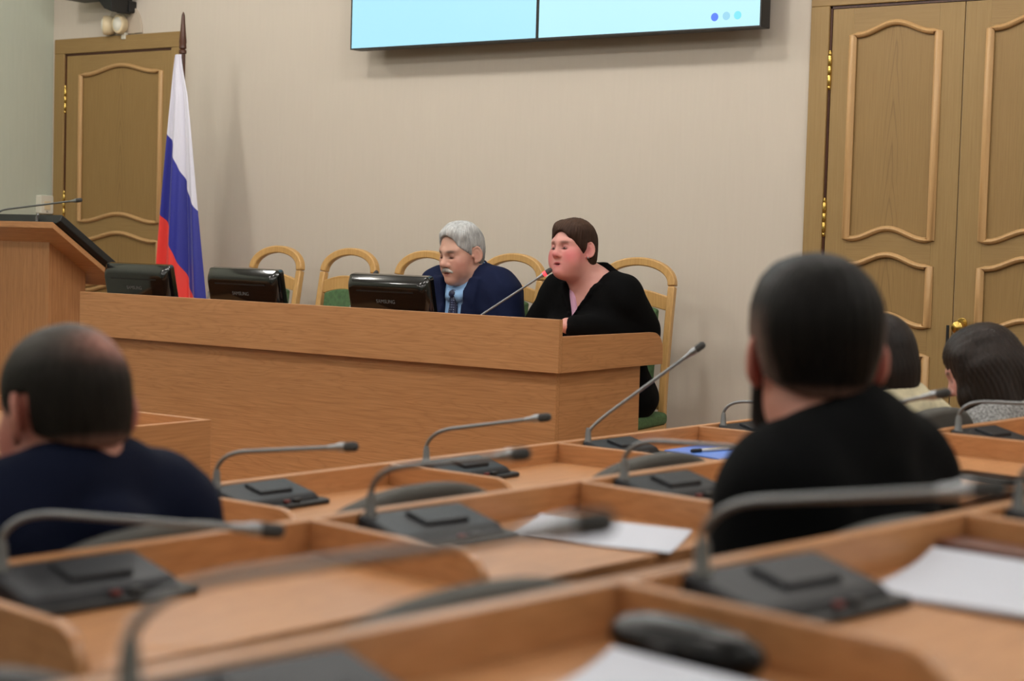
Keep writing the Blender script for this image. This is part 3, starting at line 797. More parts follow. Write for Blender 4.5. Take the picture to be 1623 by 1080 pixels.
hall_chair(1, 4.02, 'grey fabric chair of the woman in the cream sweater', zt=.955)
hall_chair(1, 4.56, 'grey fabric chair of the long-haired woman')
hall_chair(2, .68, 'black chair behind the rounded end partition of the middle row', zt=.925, mat='black')
hall_chair(2, 1.27, 'empty grey fabric chair between the white sheet and the black glasses case', zt=.916)
hall_chair(2, 1.93, 'grey fabric chair under the man in the black jacket', zt=.916, dx=-.045)

# ------------------------------------------------------------------ things lying on the desks
def sheet(label, n, i, pts, z, cat='paper', name='paper_sheet', mat='paper', th=.0012, group=None, lift=None, curl=0.):
    """flat sheet given by four (r, q) corners"""
    c = [loc_rq(n, i, r, q, z) for r, q in pts]
    ctr = sum((Vector(p) for p in c), Vector())/4
    t = thing(name, label, cat, ctr, 0, group)
    N1 = 10; rows = []
    for a in range(N1+1):
        s = a/N1; r_ = []
        for b in range(N1+1):
            w = b/N1
            p = (c[0]*(1-s) + c[1]*s)*(1-w) + (c[3]*(1-s) + c[2]*s)*w
            p = p - ctr; p.z += curl*(s**4) + curl*.4*(1-s)**6*w
            r_.append(tuple(p))
        rows.append(r_)
    g = G().grid(rows)
    nv = len(g.v)
    top = [(x, y, z_ + th) for x, y, z_ in g.v]
    F = list(g.f)
    g.v += top; g.f += [tuple(q + nv for q in f[::-1]) for f in F]
    n1 = N1+1
    ring = list(range(N1)) + [k*n1+N1 for k in range(N1)] + [N1*n1+N1-k for k in range(N1)] + [(N1-k)*n1 for k in range(N1)]
    for k in range(len(ring)):
        a, b = ring[k], ring[(k+1) % len(ring)]; g.f.append((a, b, b+nv, a+nv))
    obj('sheet', g, mat, t)
    return t, c
Z1, Z2, Z3 = (ROWS[k]['zt'] - REC for k in (1, 2, 3))
sheet('single white sheet of paper lying alone in a middle-row desk', 2, 1, [(.322, .095), (.51, .01), (.585, .275), (.405, .362)], Z2+.001, curl=.004)
def stack(label, n, i, pts, z, k=3, curl=.006):
    t, c = sheet(label, n, i, pts, z, curl=curl, th=.004, name='paper_stack')
    return t
stack('stack of white papers beside the brown leather wallet', 3, 1, [(.34, .05), (.555, .012), (.575, .30), (.365, .34)], Z3+.001, curl=.016)
stack('white papers in front of the black glasses case', 3, 0, [(.355, .13), (.558, .075), (.56, .325), (.37, .345)], Z3+.001, curl=.012)
# blue folder with a pen
t, c = sheet('bright blue folder lying on the desk by the raised microphone', 1, 3, [(.405, .05), (.60, .05), (.60, .25), (.36, .25)], Z1+.001, cat='folder', name='folder', mat='blue', th=.003)
pp = loc_rq(1, 3, .47, .15, Z1+.009)
t = thing('pen', 'white pen with black cap on the blue folder', 'pen', pp, math.atan2(1, .3))
obj('barrel', G().tube([(-.03, 0, 0), (.085, 0, 0)], .0045, 10), 'white', t, smooth=True)
obj('cap', G().tube([(-.065, 0, 0), (-.06, 0, 0), (-.03, 0, 0)], [.004, .0055, .0055], 10), 'black', t, smooth=True)
# black glasses case
pc = loc_rq(3, 0, .598, .125, Z3); R3 = ROWS[3]
t = thing('glasses_case', 'glossy black glasses case lying by the partition', 'case', pc, math.atan2(R3['qd'].y, R3['qd'].x))
rows = []
for i in range(21):
    s = -1 + 2*i/20; k = max(.0, 1 - abs(s)**3.2)**.5
    rows.append([(s*.083, .031*k*math.cos(a), .021 + (.021*k + .001)*math.sin(a)) for a in [2*PI*j/20 for j in range(20)]])
g = G(); g.add([p for r in rows for p in r], [(i*20+j, i*20+(j+1) % 20, (i+1)*20+(j+1) % 20, (i+1)*20+j) for i in range(20) for j in range(20)])
obj('shell', g, 'case_black', t, smooth='full')
obj('hinge_strip', G().prism(rrect(.10, .004, .001), lambda a, b, tt: (a, tt, .021 + b), .0295, .0325), 'silver', t)
obj('clasp', G().box(-.012, -.034, .014, .012, -.030, .028), 'black', t, bevel=.001)
# brown wallet
pw = loc_rq(3, 1, .612, .10, Z3)
t = thing('wallet', 'long brown leather wallet by the white papers', 'wallet', pw, math.atan2(R3['qd'].y, R3['qd'].x))
obj('cover', G().prism(rrect(.21, .06, .01), lambda a, b, tt: (a, b, tt), 0, .010), 'leather', t, bevel=.003, seg=3)
obj('cover', G().prism(rrect(.21, .06, .01), lambda a, b, tt: (a, b, tt), .013, .024), 'leather', t, bevel=.004, seg=3)
obj('lining', G().box(-.10, -.026, .008, .10, .026, .0145), 'black', t)
# black phone of the man in the black jacket
ph = atz(1566, 757, Z2+.004)
t = thing('phone', 'black phone on the desk at the black-jacketed man\'s elbow', 'phone', (ph.x, ph.y, Z2), -.2)
obj('body', G().prism(rrect(.15, .072, .01), lambda a, b, tt: (a, b, tt), 0, .009), 'black', t, bevel=.002)
obj('screen', G().prism(rrect(.143, .066, .008), lambda a, b, tt: (a, b, tt), .009, .0094), 'gloss_black', t)
# ------------------------------------------------------------------ people: implicit surfaces meshed once
def axis(lo, hi, step, fine=None):
    if not fine: return np.arange(lo, hi + step, step)
    a, b, fs = fine; a = max(a, lo); b = min(b, hi)
    p = [np.arange(lo, a, step), np.arange(a, b, fs), np.arange(b, hi + step, step)]
    q = np.concatenate(p); q = q[np.concatenate(([True], np.diff(q) > fs*.3))]
    return q
class Field:
    def __init__(s, lo, hi, step, fine=None):
        s.ax = [axis(lo[i], hi[i], step, (fine[0][i], fine[1][i], fine[2]) if fine else None).astype(np.float32) for i in range(3)]
        s.F = np.full([len(a) for a in s.ax], .06, np.float32)
    def block(s, lo, hi):
        sl = []
        for i in range(3):
            a = np.searchsorted(s.ax[i], lo[i]); b = np.searchsorted(s.ax[i], hi[i])
            sl.append(slice(max(0, a-1), min(len(s.ax[i]), b+1)))
        P = np.stack(np.meshgrid(*[s.ax[i][sl[i]] for i in range(3)], indexing='ij'), -1)
        return tuple(sl), P
    def apply(s, fn, lo, hi, k, mode='add'):
        sl, P = s.block(lo, hi)
        if 0 in P.shape: return
        d = fn(P); F = s.F[sl]
        if mode == 'add':
            h = np.maximum(k - np.abs(F - d), 0)/max(k, 1e-6); s.F[sl] = np.minimum(F, d) - h*h*k*.25
        elif mode == 'sub':
            d = -d; h = np.maximum(k - np.abs(F - d), 0)/max(k, 1e-6); s.F[sl] = np.maximum(F, d) + h*h*k*.25
        elif mode == 'int':
            h = np.maximum(k - np.abs(F - d), 0)/max(k, 1e-6); s.F[sl] = np.maximum(F, d) + h*h*k*.25
    def all(s, fn, k=.004, mode='sub'):
        s.apply(fn, [a[0] for a in s.ax], [a[-1] for a in s.ax], k, mode)
    def mesh(s):
        F = s.F; ins = F < 0
        nx, ny, nz = F.shape
        c = ins[:-1,:-1,:-1].astype(np.int8)
        tot = np.zeros((nx-1, ny-1, nz-1), np.int8)
        for i in (0, 1):
            for j in (0, 1):
                for k in (0, 1): tot += ins[i:nx-1+i, j:ny-1+j, k:nz-1+k]
        act = (tot > 0) & (tot < 8)
        I = np.argwhere(act); n = len(I)
        idx = np.full(act.shape, -1, np.int64); idx[act] = np.arange(n)
        val = {}
        cor = {}
        for i in (0, 1):
            for j in (0, 1):
                for k in (0, 1):
                    val[i,j,k] = F[I[:,0]+i, I[:,1]+j, I[:,2]+k]
                    cor[i,j,k] = np.stack([s.ax[0][I[:,0]+i], s.ax[1][I[:,1]+j], s.ax[2][I[:,2]+k]], 1)
        acc = np.zeros((n, 3)); cnt = np.zeros(n)
        keys = list(val)
        for a in keys:
            for b in keys:
                if a < b and sum(abs(a[q]-b[q]) for q in range(3)) == 1:
                    fa, fb = val[a], val[b]; m = (fa < 0) != (fb < 0)
                    t = np.where(m, fa/np.where(m, fa - fb, 1), 0)[:, None]
                    acc += np.where(m[:, None], cor[a] + (cor[b] - cor[a])*t, 0); cnt += m
        V = acc/np.maximum(cnt, 1)[:, None]
        Q = []
        for ax in range(3):
            o = [q for q in range(3) if q != ax]
            A = ins; sl0 = [slice(None)]*3; sl1 = [slice(None)]*3
            sl0[ax] = slice(0, -1); sl1[ax] = slice(1, None)
            for q in o: sl0[q] = slice(1, -1); sl1[q] = slice(1, -1)
            x0, x1 = A[tuple(sl0)], A[tuple(sl1)]
            E = np.argwhere(x0 != x1)
            if not len(E): continue
            flip = x0[tuple(E.T)]
            base = E.copy(); 
            for q in o: base[:, q] += 1
            def cell(d1, d2):
                cc = base.copy(); cc[:, o[0]] -= d1; cc[:, o[1]] -= d2
                return idx[tuple(cc.T)]
            quad = np.stack([cell(1, 1), cell(0, 1), cell(0, 0), cell(1, 0)], 1)
            if ax == 1: flip = ~flip
            quad[~flip] = quad[~flip][:, ::-1]
            Q.append(quad)
        Q = np.concatenate(Q); Q = Q[(Q >= 0).all(1)]
        return V, Q
def d_cap(a, ra, b, rb):
    a = np.array(a, np.float32); b = np.array(b, np.float32); ba = b - a; L2 = float(ba @ ba) + 1e-9
    def f(P):
        pa = P - a; t = np.clip((pa @ ba)/L2, 0, 1)
        return np.linalg.norm(pa - t[..., None]*ba, axis=-1) - (ra + (rb - ra)*t)
    return f
def d_ell(c, r, R=None):
    c = np.array(c, np.float32); r = np.array(r, np.float32)
    def f(P):
        q = P - c
        if R is not None: q = q @ R
        k0 = np.linalg.norm(q/r, axis=-1); k1 = np.linalg.norm(q/(r*r), axis=-1)
        return k0*(k0 - 1)/np.maximum(k1, 1e-6)
    return f
def rotm(yaw=0, pitch=0, roll=0):
    """columns = local axes; pitch > 0 nods forward (face towards the floor)"""
    return np.array((Matrix.Rotation(yaw, 3, 'Z') @ Matrix.Rotation(-pitch, 3, 'X') @ Matrix.Rotation(roll, 3, 'Y')), np.float32)
class Frame:
    """head frame: local (face +y) to body"""
    def __init__(s, t, R, sc=1.0): s.t = np.array(t, np.float32); s.R = R; s.s = sc
    def pt(s, p): return s.t + s.R @ (np.array(p, np.float32)*s.s)
    def inv(s, V): return ((V - s.t) @ s.R)/s.s
def put(fd, pr, infl=0., fr=None, kk=1.0, mode='add'):
    """pr: ('c', a, ra, b, rb, k) or ('e', c, r, k[, R])"""
    for p in pr:
        k = p[5 if p[0] == 'c' else 3]*kk
        sc = fr.s if fr else 1.
        if p[0] == 'c':
            a, ra, b, rb = p[1:5]
            if fr: a, b = fr.pt(a), fr.pt(b)
            ra, rb = ra*sc + infl, rb*sc + infl
            a, b = np.array(a), np.array(b)
            lo = np.minimum(a - ra, b - rb) - k - .02; hi = np.maximum(a + ra, b + rb) + k + .02
            fd.apply(d_cap(a, ra, b, rb), lo, hi, k, mode)
        else:
            c, r = np.array(p[1]), np.array(p[2])*sc + infl
            R = p[4] if len(p) > 4 else None
            if fr: c = fr.pt(c); R = fr.R if R is None else fr.R @ R
            m = r.max() + k + .02
            fd.apply(d_ell(c, r, R), c - m, c + m, k, mode)
def meshobj(name, V, Q, mat, parent=None, colors=None, mats=None):
    me = bpy.data.meshes.new(name)
    me.vertices.add(len(V)); me.vertices.foreach_set('co', np.asarray(V, np.float32).ravel())
    me.loops.add(len(Q)*4); me.loops.foreach_set('vertex_index', Q.astype(np.int32).ravel())
    me.polygons.add(len(Q)); me.polygons.foreach_set('loop_start', np.arange(0, len(Q)*4, 4, dtype=np.int32))
    me.polygons.foreach_set('use_smooth', np.ones(len(Q), bool))
    me.update(calc_edges=True); me.validate()
    me.materials.append(M[mat] if isinstance(mat, str) else mat)
    if colors is not None:
        at = me.attributes.new('Col', 'FLOAT_COLOR', 'POINT')
        c = np.concatenate([colors, np.ones((len(V), 1))], 1).astype(np.float32)
        at.data.foreach_set('color', c.ravel())
    o = bpy.data.objects.new(name, me); col.objects.link(o)
    if parent: o.parent = parent
    return o
def smooth_mesh(V, Q, it=2, w=.5):
    n = len(V); e = np.concatenate([Q[:, [0, 1]], Q[:, [1, 2]], Q[:, [2, 3]], Q[:, [3, 0]]])
    deg = np.bincount(e.ravel(), minlength=n).astype(float)
    for _ in range(it):
        A = np.zeros_like(V)
        for c in range(3):
            A[:, c] = np.bincount(e[:, 0], V[e[:, 1], c], n) + np.bincount(e[:, 1], V[e[:, 0], c], n)
        V = V*(1-w) + w*A/np.maximum(deg, 1)[:, None]
    return V
L3 = lambda c: np.array(lin(c)[:3])
def mixc(C, c, w): return C*(1 - w[:, None]) + np.asarray(c)*w[:, None]
def gauss(V, c, r): q = (V - np.array(c))/np.array(r); return np.exp(-(q*q).sum(1))

M['skin'] = attrmat('skin', rough=.5, spec=.35, sss=.12, bump=.06, bscale=500)
M['hair'] = attrmat('hair', rough=.55, spec=.10, streak=.35)
M['hair_long'] = attrmat('long_hair', rough=.45, spec=.2, streak=.45, sscale=(140, 140, 6))

def head_prims(fat=0., nose=1., jaw=1., brow=1.):
    P = [('e', (0, -.015, .038), (.073, .094, .086), .02), ('e', (0, .028, .042), (.060, .056, .062), .03),
         ('e', (0, .022, -.02), (.062 + fat*.6, .070, .085), .03), ('e', (0, .034, -.072), (.050*jaw + fat, .050, .038), .03),
         ('e', (0, .073, -.098), (.022, .019, .017), .03)]
    for s in (-1, 1):
        P += [('e', (s*.043, .054, -.018), (.024 + fat*.4, .027, .024), .025), ('e', (s*(.040 + fat*.7), .052, -.052), (.022 + fat, .026, .026 + fat), .03),
              ('c', (s*.004, .084, .026), .0105*brow, (s*.046, .066, .030), .0105*brow, .02)]
    if fat > .004: P += [('e', (0, .026, -.100), (.05, .042, .022), .03)]
    P += [('c', (0, .084, .016), .0085, (0, .1045*1., -.024), .0125*nose, .012), ('e', (0, .1055, -.027), (.0125*nose, .0115*nose, .0105*nose), .008)]
    for s in (-1, 1): P += [('e', (s*.0125*nose, .094, -.031), (.0085*nose, .010, .008), .008)]
    return P
def head_face(fd, fr, open_mouth=0.):
    # eye sockets, lids, lips
    for s in (-1, 1):
        put(fd, [('e', (s*.031, .099, .0065), (.0190, .0225, .0110), .011)], fr=fr, mode='sub')
        put(fd, [('e', (s*.031, .0755, .0065), (.0145, .0125, .0125), .005)], fr=fr)
    put(fd, [('c', (-.017, .0835, -.0605), .0052, (.017, .0835, -.0605), .0052, .008), ('e', (0, .0875, -.0605), (.016, .008, .0052), .006),
             ('e', (0, .0865, -.0725 - open_mouth*.8), (.0175, .0085, .0062), .007)], fr=fr)
    put(fd, [('c', (-.019, .096, -.0665), .0022, (.019, .096, -.0665), .0022, .004), ('e', (0, .1, -.0665 - open_mouth*.3), (.016, .02, .0015 + open_mouth), .003)], fr=fr, mode='sub')
    for s in (-1, 1):      # crease from nose wing to mouth corner, crease over the lid
        put(fd, [('c', (s*.018, .0935, .0165), .0016, (s*.044, .083, .0165), .0016, .004)], fr=fr, mode='sub')
    for s in (-1, 1):
        put(fd, [('e', (s*.0075, .1035, -.0375), (.0035, .006, .004), .003)], fr=fr, mode='sub')
def ear(fd, fr, sz=1.):
    for s in (-1, 1):
        def E(y, z, o=0.): return (s*(.0715 + .70*max(0., -(y + .0)) + o), y, z)     # auricle plane flares backwards
        loop = []
        for i in range(13):
            a = -2.0 + 4.4*i/12        # from the lobe up the back and over to the front
            loop.append(E(-.016 - .0155*sz*math.cos(a), .004 + .029*sz*math.sin(a) + (.002 if a > 1 else 0)))
        put(fd, [('e', E(-.016, .002, -.002), (.0058, .0185*sz, .029*sz), .006, rotm(s*.60, .10, 0))], fr=fr)
        put(fd, [('c', loop[i], .0036, loop[i+1], .0036, .004) for i in range(12)], fr=fr)
        put(fd, [('e', E(-.010, -.026*sz), (.0048, .0078, .0095), .005)], fr=fr)
        put(fd, [('e', E(-.0115, .004, .0062), (.0045, .0075, .014), .004, rotm(s*.60, .10, 0))], fr=fr, mode='sub')
        put(fd, [('e', (s*.0715, .0005, -.002), (.004, .004, .006), .004)], fr=fr)
def face_colors(V, fr, skin, lips, blush=None, bw=.6, brow=None, lid=None, mouth=None, scalp=None, lipw=1.0, earw=.55):
    Hc = fr.inv(V); C = np.tile(L3(skin), (len(V), 1))
    x, y, z = Hc[:, 0], Hc[:, 1], Hc[:, 2]; ax_ = np.abs(x); A = np.stack([ax_, y, z], 1)
    if blush is not None:
        C = mixc(C, L3(blush), np.clip(bw*(1.15*gauss(A, (.052, .055, -.030), (.034, .05, .036)) + .8*gauss(A, (0, .11, -.028), (.016, .03, .014)) + earw*gauss(A, (.082, -.016, 0), (.014, .024, .035)) + .4*gauss(A, (0, .08, -.09), (.05, .04, .025))), 0, 1))
    C = mixc(C, L3(lips), np.clip(lipw*1.3*gauss(A, (0, .09, -.0605), (.017, .02, .0045)) + lipw*1.3*gauss(A, (0, .09, -.0725), (.016, .02, .0055)), 0, .85)*(y > .06))
    if mouth is not None: C = mixc(C, L3(mouth), np.clip(1.6*gauss(A, (0, .09, -.0665), (.018, .03, .0022)), 0, 1)*(y > .06))
    if lid is not None:
        C = mixc(C, L3(lid), np.clip(.8*gauss(A, (.031, .085, .008), (.017, .03, .010)), 0, 1)*(y > .05))
        C = mixc(C, L3([q*.45 for q in lid]), np.clip(1.7*gauss(A, (.031, .09, -.0005), (.0135, .03, .0026)), 0, .95)*(y > .05))
    if brow is not None: C = mixc(C, L3(brow), np.clip(1.5*gauss(A, (.033, .085, .0265), (.017, .03, .0048)), 0, .85)*(y > .05))
    return C, Hc

def person(label, loc, rz, seat, head, hyaw, hpitch, hroll=0., hs=.95, sw=.165, girth=1., fat=0., skin=(200, 150, 128), lips=(178, 106, 96), lean=.5,
           arms=None, fine=.003, step=.012, facekw=None, nose=1., jaw=1., open_mouth=0., neck=.056, bust=0., drop=.14, legx=0.):
    """seated figure; local origin on the floor under the hips, facing +y. head: local position of the head centre"""
    fr = Frame(head, rotm(hyaw, hpitch, hroll), hs)
    hx, hy, hz = head
    sz = hz - drop                    # shoulder height
    sy = hy*lean + .0                 # shoulder forward shift
    g = girth
    nb = (hx*.65, sy*.9 - .01, sz + .0)
    sx = hx*.6                        # sideways lean of the shoulders
    T = [('e', (0, .0, seat + .085), (.170*g, .125*g, .105), .06),
         ('e', (sx*.35, sy*.35 + .02*(g-1)*6, seat + .20), (.150*g, .112*g, .13), .08),
         ('e', (sx*.8, sy*.7, sz - .17), (.160*(.5+.5*g), .112*g, .17), .08),
         ('c', (sx - sw*.82, sy*.9, sz - .035), .060*(.6+.4*g), (sx + sw*.82, sy*.9, sz - .035), .060*(.6+.4*g), .06)]
    if bust: T += [('e', (sx*.8 + s*.075, sy*.8 + .085*g, sz - .215), (.07, .06, .065), .05) for s in (-1, 1)]
    for s in (-1, 1): T += [('c', (hx*.7 + s*.03, sy*.9 - .02, sz + .04), .040, (sx + s*sw*.8, sy*.9 - .01, sz - .008), .045, .05)]
    NK = [('c', tuple(fr.pt((0, -.022, -.055))), neck, nb, neck*1.12, .04)]
    AR = []; HN = []
    arms = arms or {}
    for s in (-1, 1):
        sh = (sx + s*(sw + .012), sy*.9 - .005, sz - .045)
        el = arms.get(('e', s), (s*(sw + .055), sy*.5 + .0, seat + .25)); wr = arms.get(('w', s), (s*.055, .235, seat + .185))
        AR.append((sh, el, wr, s))
        d = np.array(wr) - np.array(el); d = d/np.linalg.norm(d)
        hd = arms.get(('h', s)); hd = np.array(hd)/np.linalg.norm(hd) if hd is not None else d
        up_ = np.array((0, 0, 1.)); sd = np.cross(hd, up_); sd /= np.linalg.norm(sd); nn = np.cross(sd, hd)
        w = np.array(wr); palm = w + hd*.05
        HN.append(('c', tuple(w), .026, tuple(w + hd*.03), .03, .02))
        for q, (o, l) in enumerate(((-.030, .068), (-.010, .078), (.010, .074), (.030, .060))):
            b = w + hd*.085 + sd*o; HN.append(('c', tuple(w + hd*.02 + sd*o*.6), .015, tuple(b), .0105, .012))
            m1 = b + hd*l*.5 - nn*.006; m2 = m1 + hd*l*.42 - nn*.022
            HN += [('c', tuple(b), .0098, tuple(m1), .009, .004), ('c', tuple(m1), .009, tuple(m2), .0078, .004)]
        th0 = w + hd*.025 - sd*s*-.0 + sd*(-s)*.028; th1 = th0 + hd*.04 + sd*(-s)*.026 - nn*.008; th2 = th1 + hd*.032 + sd*(-s)*.004
        HN += [('c', tuple(th0), .015, tuple(th1), .0115, .012), ('c', tuple(th1), .011, tuple(th2), .009, .004)]
    LG = []
    for s in (-1, 1):
        hip = (legx*.5 + s*.09*g, .03, seat + .085); kn = (legx + s*.10*g, .43, seat + .06); an = (legx + s*.11, .42, .09)
        LG += [('c', hip, .088*g, kn, .062*g, .05), ('c', kn, .06*g, (legx + s*.11, .40, .28), .055*g, .04), ('c', (legx + s*.11, .40, .28), .055*g, an, .04, .04), ('c', (legx + s*.11, .40, .05), .042, (legx + s*.12, .56, .04), .036, .03)]
    lo = [-.40, -.24, -.01]; hi = [.40, .72, hz + .16]
    fl = [hx - .125, hy - .14, hz - .15]; fh = [hx + .125, hy + .15, hz + .15]
    fd = Field(lo, hi, step, (fl, fh, fine))
    put(fd, T, -.004); put(fd, LG)
    for sh, el, wr, s in AR: put(fd, [('c', sh, .055, el, .042, .05), ('c', el, .042, wr, .027, .02)])
    put(fd, HN); put(fd, NK)
    hp = head_prims(fat, nose, jaw)
    fh_ = Field([0, 0, 0], [.01, .01, .01], .01)   # head is added straight into the body field
    put(fd, hp, fr=fr); ear(fd, fr); head_face(fd, fr, open_mouth)
    V, Q = fd.mesh()
    C, Hc = face_colors(V, fr, skin, lips, **(facekw or {}))
    o = meshobj('person', V, Q, 'skin', None, C)
    o.location = loc; o.rotation_euler = (0, 0, rz)
    tag(o, label, 'person')
    return o, fr, dict(T=T, AR=AR, NK=NK, LG=LG, sz=sz, sy=sy, sw=sw, seat=seat, nb=nb, head=head, g=g)
def wrinkle(P, amp, f=1.0, ph=0.):
    x, y, z = P[..., 0], P[..., 1], P[..., 2]
    return amp*(np.sin(38*f*x + 21*f*z + 2.2*np.sin(17*y + ph) + ph) * .5 + .5*np.sin(29*f*z - 33*f*y + 1.7*np.sin(19*x) + 1.3*ph) + .35*np.sin(61*f*(x - z) + 11*y + 2*ph))
def garment(name, o, J, mat, infl=.016, sleeves=True, torso=True, legs=False, bottom=None, cuts=(), extra=(), step=.009, wr=.0025, vneck=None, lapel=0., cuff=.0, collar=None, ph=0., arm_r=(.062, .052, .042), color=None):
    hi = [.42, .66, J['head'][2] + .02]
    fd = Field([-.42, -.25, (bottom if bottom is not None else (0 if legs else J['seat'] - .02))], hi, step)
    if torso: put(fd, J['T'], infl)
    if sleeves:
        for sh, el, w, s in J['AR']:
            w2 = tuple(np.array(w) - (np.array(w) - np.array(el))*cuff)
            put(fd, [('c', sh, arm_r[0] + infl*.6, el, arm_r[1] + infl*.3, .05), ('c', el, arm_r[1] + infl*.3, w2, arm_r[2], .03)])
    if legs: put(fd, J['LG'], infl)
    for e in extra: put(fd, [e])
    if wr:
        P = np.stack(np.meshgrid(*fd.ax, indexing='ij'), -1); fd.F += wrinkle(P, wr, ph=ph).astype(np.float32)
    J0 = fd.F.copy() if lapel else None
    if vneck:                           # (x0, zv, slope, y0): wedge opening upwards
        x0, zv, sl, y0 = vneck
        al = math.atan(sl)
        def wedge(P): return np.maximum(np.abs(P[..., 0] - x0)*math.cos(al) - (P[..., 2] - zv)*math.sin(al), y0 - P[..., 1])
        fd.all(wedge, .004)
        if lapel:
            P = np.stack(np.meshgrid(*fd.ax, indexing='ij'), -1)
            w = np.abs(P[..., 0] - x0)*math.cos(al) - (P[..., 2] - zv)*math.sin(al)
            width = lapel*np.clip((P[..., 2] - zv)/.16, .25, 1.0)
            lap = np.maximum.reduce([J0 - .011, -w, w - width, y0 + .0 - P[..., 1], P[..., 2] - (J['sz'] + .02)])
            fd.F = np.minimum(fd.F, lap.astype(np.float32))
    for c in cuts: fd.all(c, .006)
    V, Q = fd.mesh(); V = smooth_mesh(V, Q, 3, .45)
    return meshobj(name, V, Q, mat, o)
def necktube(fr, J, r, up=.0, drop=.03, tilt=.0, th=.012, n=22, front=.02, k=.01):
    """ring of capsules around the neck: a collar"""
    nb = np.array(J['nb']); hd = fr.pt((0, -.03, -.09)); c = nb*.45 + hd*.55 + np.array((0, 0, up - .035))
    out = []; pts = []
    for i in range(n+1):
        a = 2*PI*i/n
        pts.append(c + np.array((r*math.sin(a), -r*1.05*math.cos(a) + front*(1 - math.cos(a))*.5, -drop*(1 - math.cos(a))*.5*1.6)))
    return pts
def ring_prims(pts, r, k=.012): return [('c', tuple(pts[i]), r, tuple(pts[i+1]), r, k) for i in range(len(pts)-1)]
def hair_obj(name, o, fr, prims, infl, cuts, colfn, noise=.0012, step=.0028, box=((-.13, -.16, -.16), (.13, .15, .17)), mat='hair', nf=(260, 40), stretch='z', keep=None):
    """hair shell in head space: prims inflated, cut back from the face; result placed with the head"""
    fd = Field(box[0], box[1], step)
    put(fd, prims, infl)
    if noise:
        X, Y, Z = np.meshgrid(*fd.ax, indexing='ij')
        ang = np.arctan2(X, -(Y + .01)); 
        fd.F += (noise*(np.sin(nf[0]*.12*ang*1.6 + 18*Z + 3*np.sin(30*Z)) + .6*np.sin(nf[0]*.31*ang + 25*Z) + .5*np.sin(300*X + 60*Y + 40*Z))).astype(np.float32)
    for c in cuts: fd.all(c, .005)
    V, Q = fd.mesh(); V = smooth_mesh(V, Q, 1, .3)
    C = colfn(V)
    W = (V*fr.s) @ fr.R.T + fr.t
    return meshobj(name, W, Q, mat, o, C)
def flatc(c): return lambda V: np.tile(L3(c), (len(V), 1))
CRAN = [('e', (0, -.015, .038), (.073, .094, .086), .02), ('e', (0, .028, .045), (.060, .052, .064), .03), ('e', (0, -.03, -.02), (.062, .066, .07), .03)]
def below(y0, z0, sl):     # remove everything under the line z = z0 + sl*(y - y0)
    n = math.hypot(1, sl)
    return lambda P: (P[..., 2] - z0 - sl*(P[..., 1] - y0))/n
def inell(c, r): return d_ell(c, r)
EARWIN = lambda P: np.maximum(np.maximum(np.abs(P[..., 1] + .015) - .021, np.abs(P[..., 2] - .002) - .033), .058 - np.abs(P[..., 0]))     # hair is cut free around the ears

# --- grey-haired man at the long desk
M['navy'] = plain('navy_suit_cloth', (19, 27, 56), .85, bump=.25, bscale=900, spec=.15)
M['shirt'] = plain('light_blue_shirt', (142, 182, 226), .75)
M['trousers'] = plain('dark_trousers', (15, 16, 19), .9, spec=.1)
hm = aty(732, 405, 5.56)
seatz = .45
rzm = PI - .05
hd_l = (0, .155, hm.z - DZ)
c_, s_ = math.cos(rzm), math.sin(rzm)
lm = (hm.x - (-s_*hd_l[1]), hm.y - (c_*hd_l[1]), DZ)
arms = {('e', -1): (-.255, .13, .66), ('w', -1): (-.13, .34, .775), ('e', 1): (.255, .13, .66), ('w', 1): (.13, .34, .775), ('h', -1): (.5, .8, 0), ('h', 1): (-.5, .8, 0)}
man, fr, J = person('grey-haired man with moustache in navy suit and tie, reading at the long desk', lm, rzm, seatz, hd_l, -.16, .14, 0, hs=.955, arms=arms,
    skin=(204, 160, 142), lips=(176, 112, 102), nose=1.18, jaw=.95, fat=-.003, neck=.056, lean=.75, girth=1.03, drop=.105,
    facekw=dict(blush=(198, 126, 114), bw=.55, brow=(112, 94, 86), lid=(116, 68, 58), mouth=(120, 66, 60)))
garment('shirt', man, J, 'shirt', infl=.006, step=.009, wr=.0008, extra=ring_prims(necktube(fr, J, .068, up=.020, drop=.03), .011))
garment('jacket', man, J, 'navy', infl=.018, vneck=(0, .42, .115, .05), lapel=.060, wr=.0048, step=.008, arm_r=(.068, .056, .044), cuff=.06,
        extra=ring_prims(necktube(fr, J, .080, up=-.006, drop=.03)[:7], .014) + ring_prims(necktube(fr, J, .080, up=-.006, drop=.03)[16:], .014))
garment('trousers', man, J, 'trousers', infl=.014, torso=False, sleeves=False, legs=True, step=.014, wr=.002)
def tie_prims(fr, J, zt, yt, L, y2):
    return [('e', (0, yt, zt), (.021, .013, .019), .008), ('c', (0, yt - .002, zt - .01), .014, (0, y2, zt - L), .026, .006)]
m_, nt_, N_, L_, b_ = newmat('dotted_navy_tie'); tc_ = N_.new('ShaderNodeTexCoord'); vo_ = N_.new('ShaderNodeTexVoronoi'); vo_.inputs['Scale'].default_value = 105; vo_.inputs['Randomness'].default_value = 0
L_.new(tc_.outputs['Object'], vo_.inputs['Vector']); rp_ = N_.new('ShaderNodeValToRGB'); rp_.color_ramp.interpolation = 'CONSTANT'
rp_.color_ramp.elements[0].color = lin((150, 160, 190)); rp_.color_ramp.elements[1].position = .22; rp_.color_ramp.elements[1].color = lin((22, 28, 62))
L_.new(vo_.outputs['Distance'], rp_.inputs['Fac']); L_.new(rp_.outputs['Color'], b_.inputs['Base Color']); b_.inputs['Roughness'].default_value = .5
M['tie'] = m_
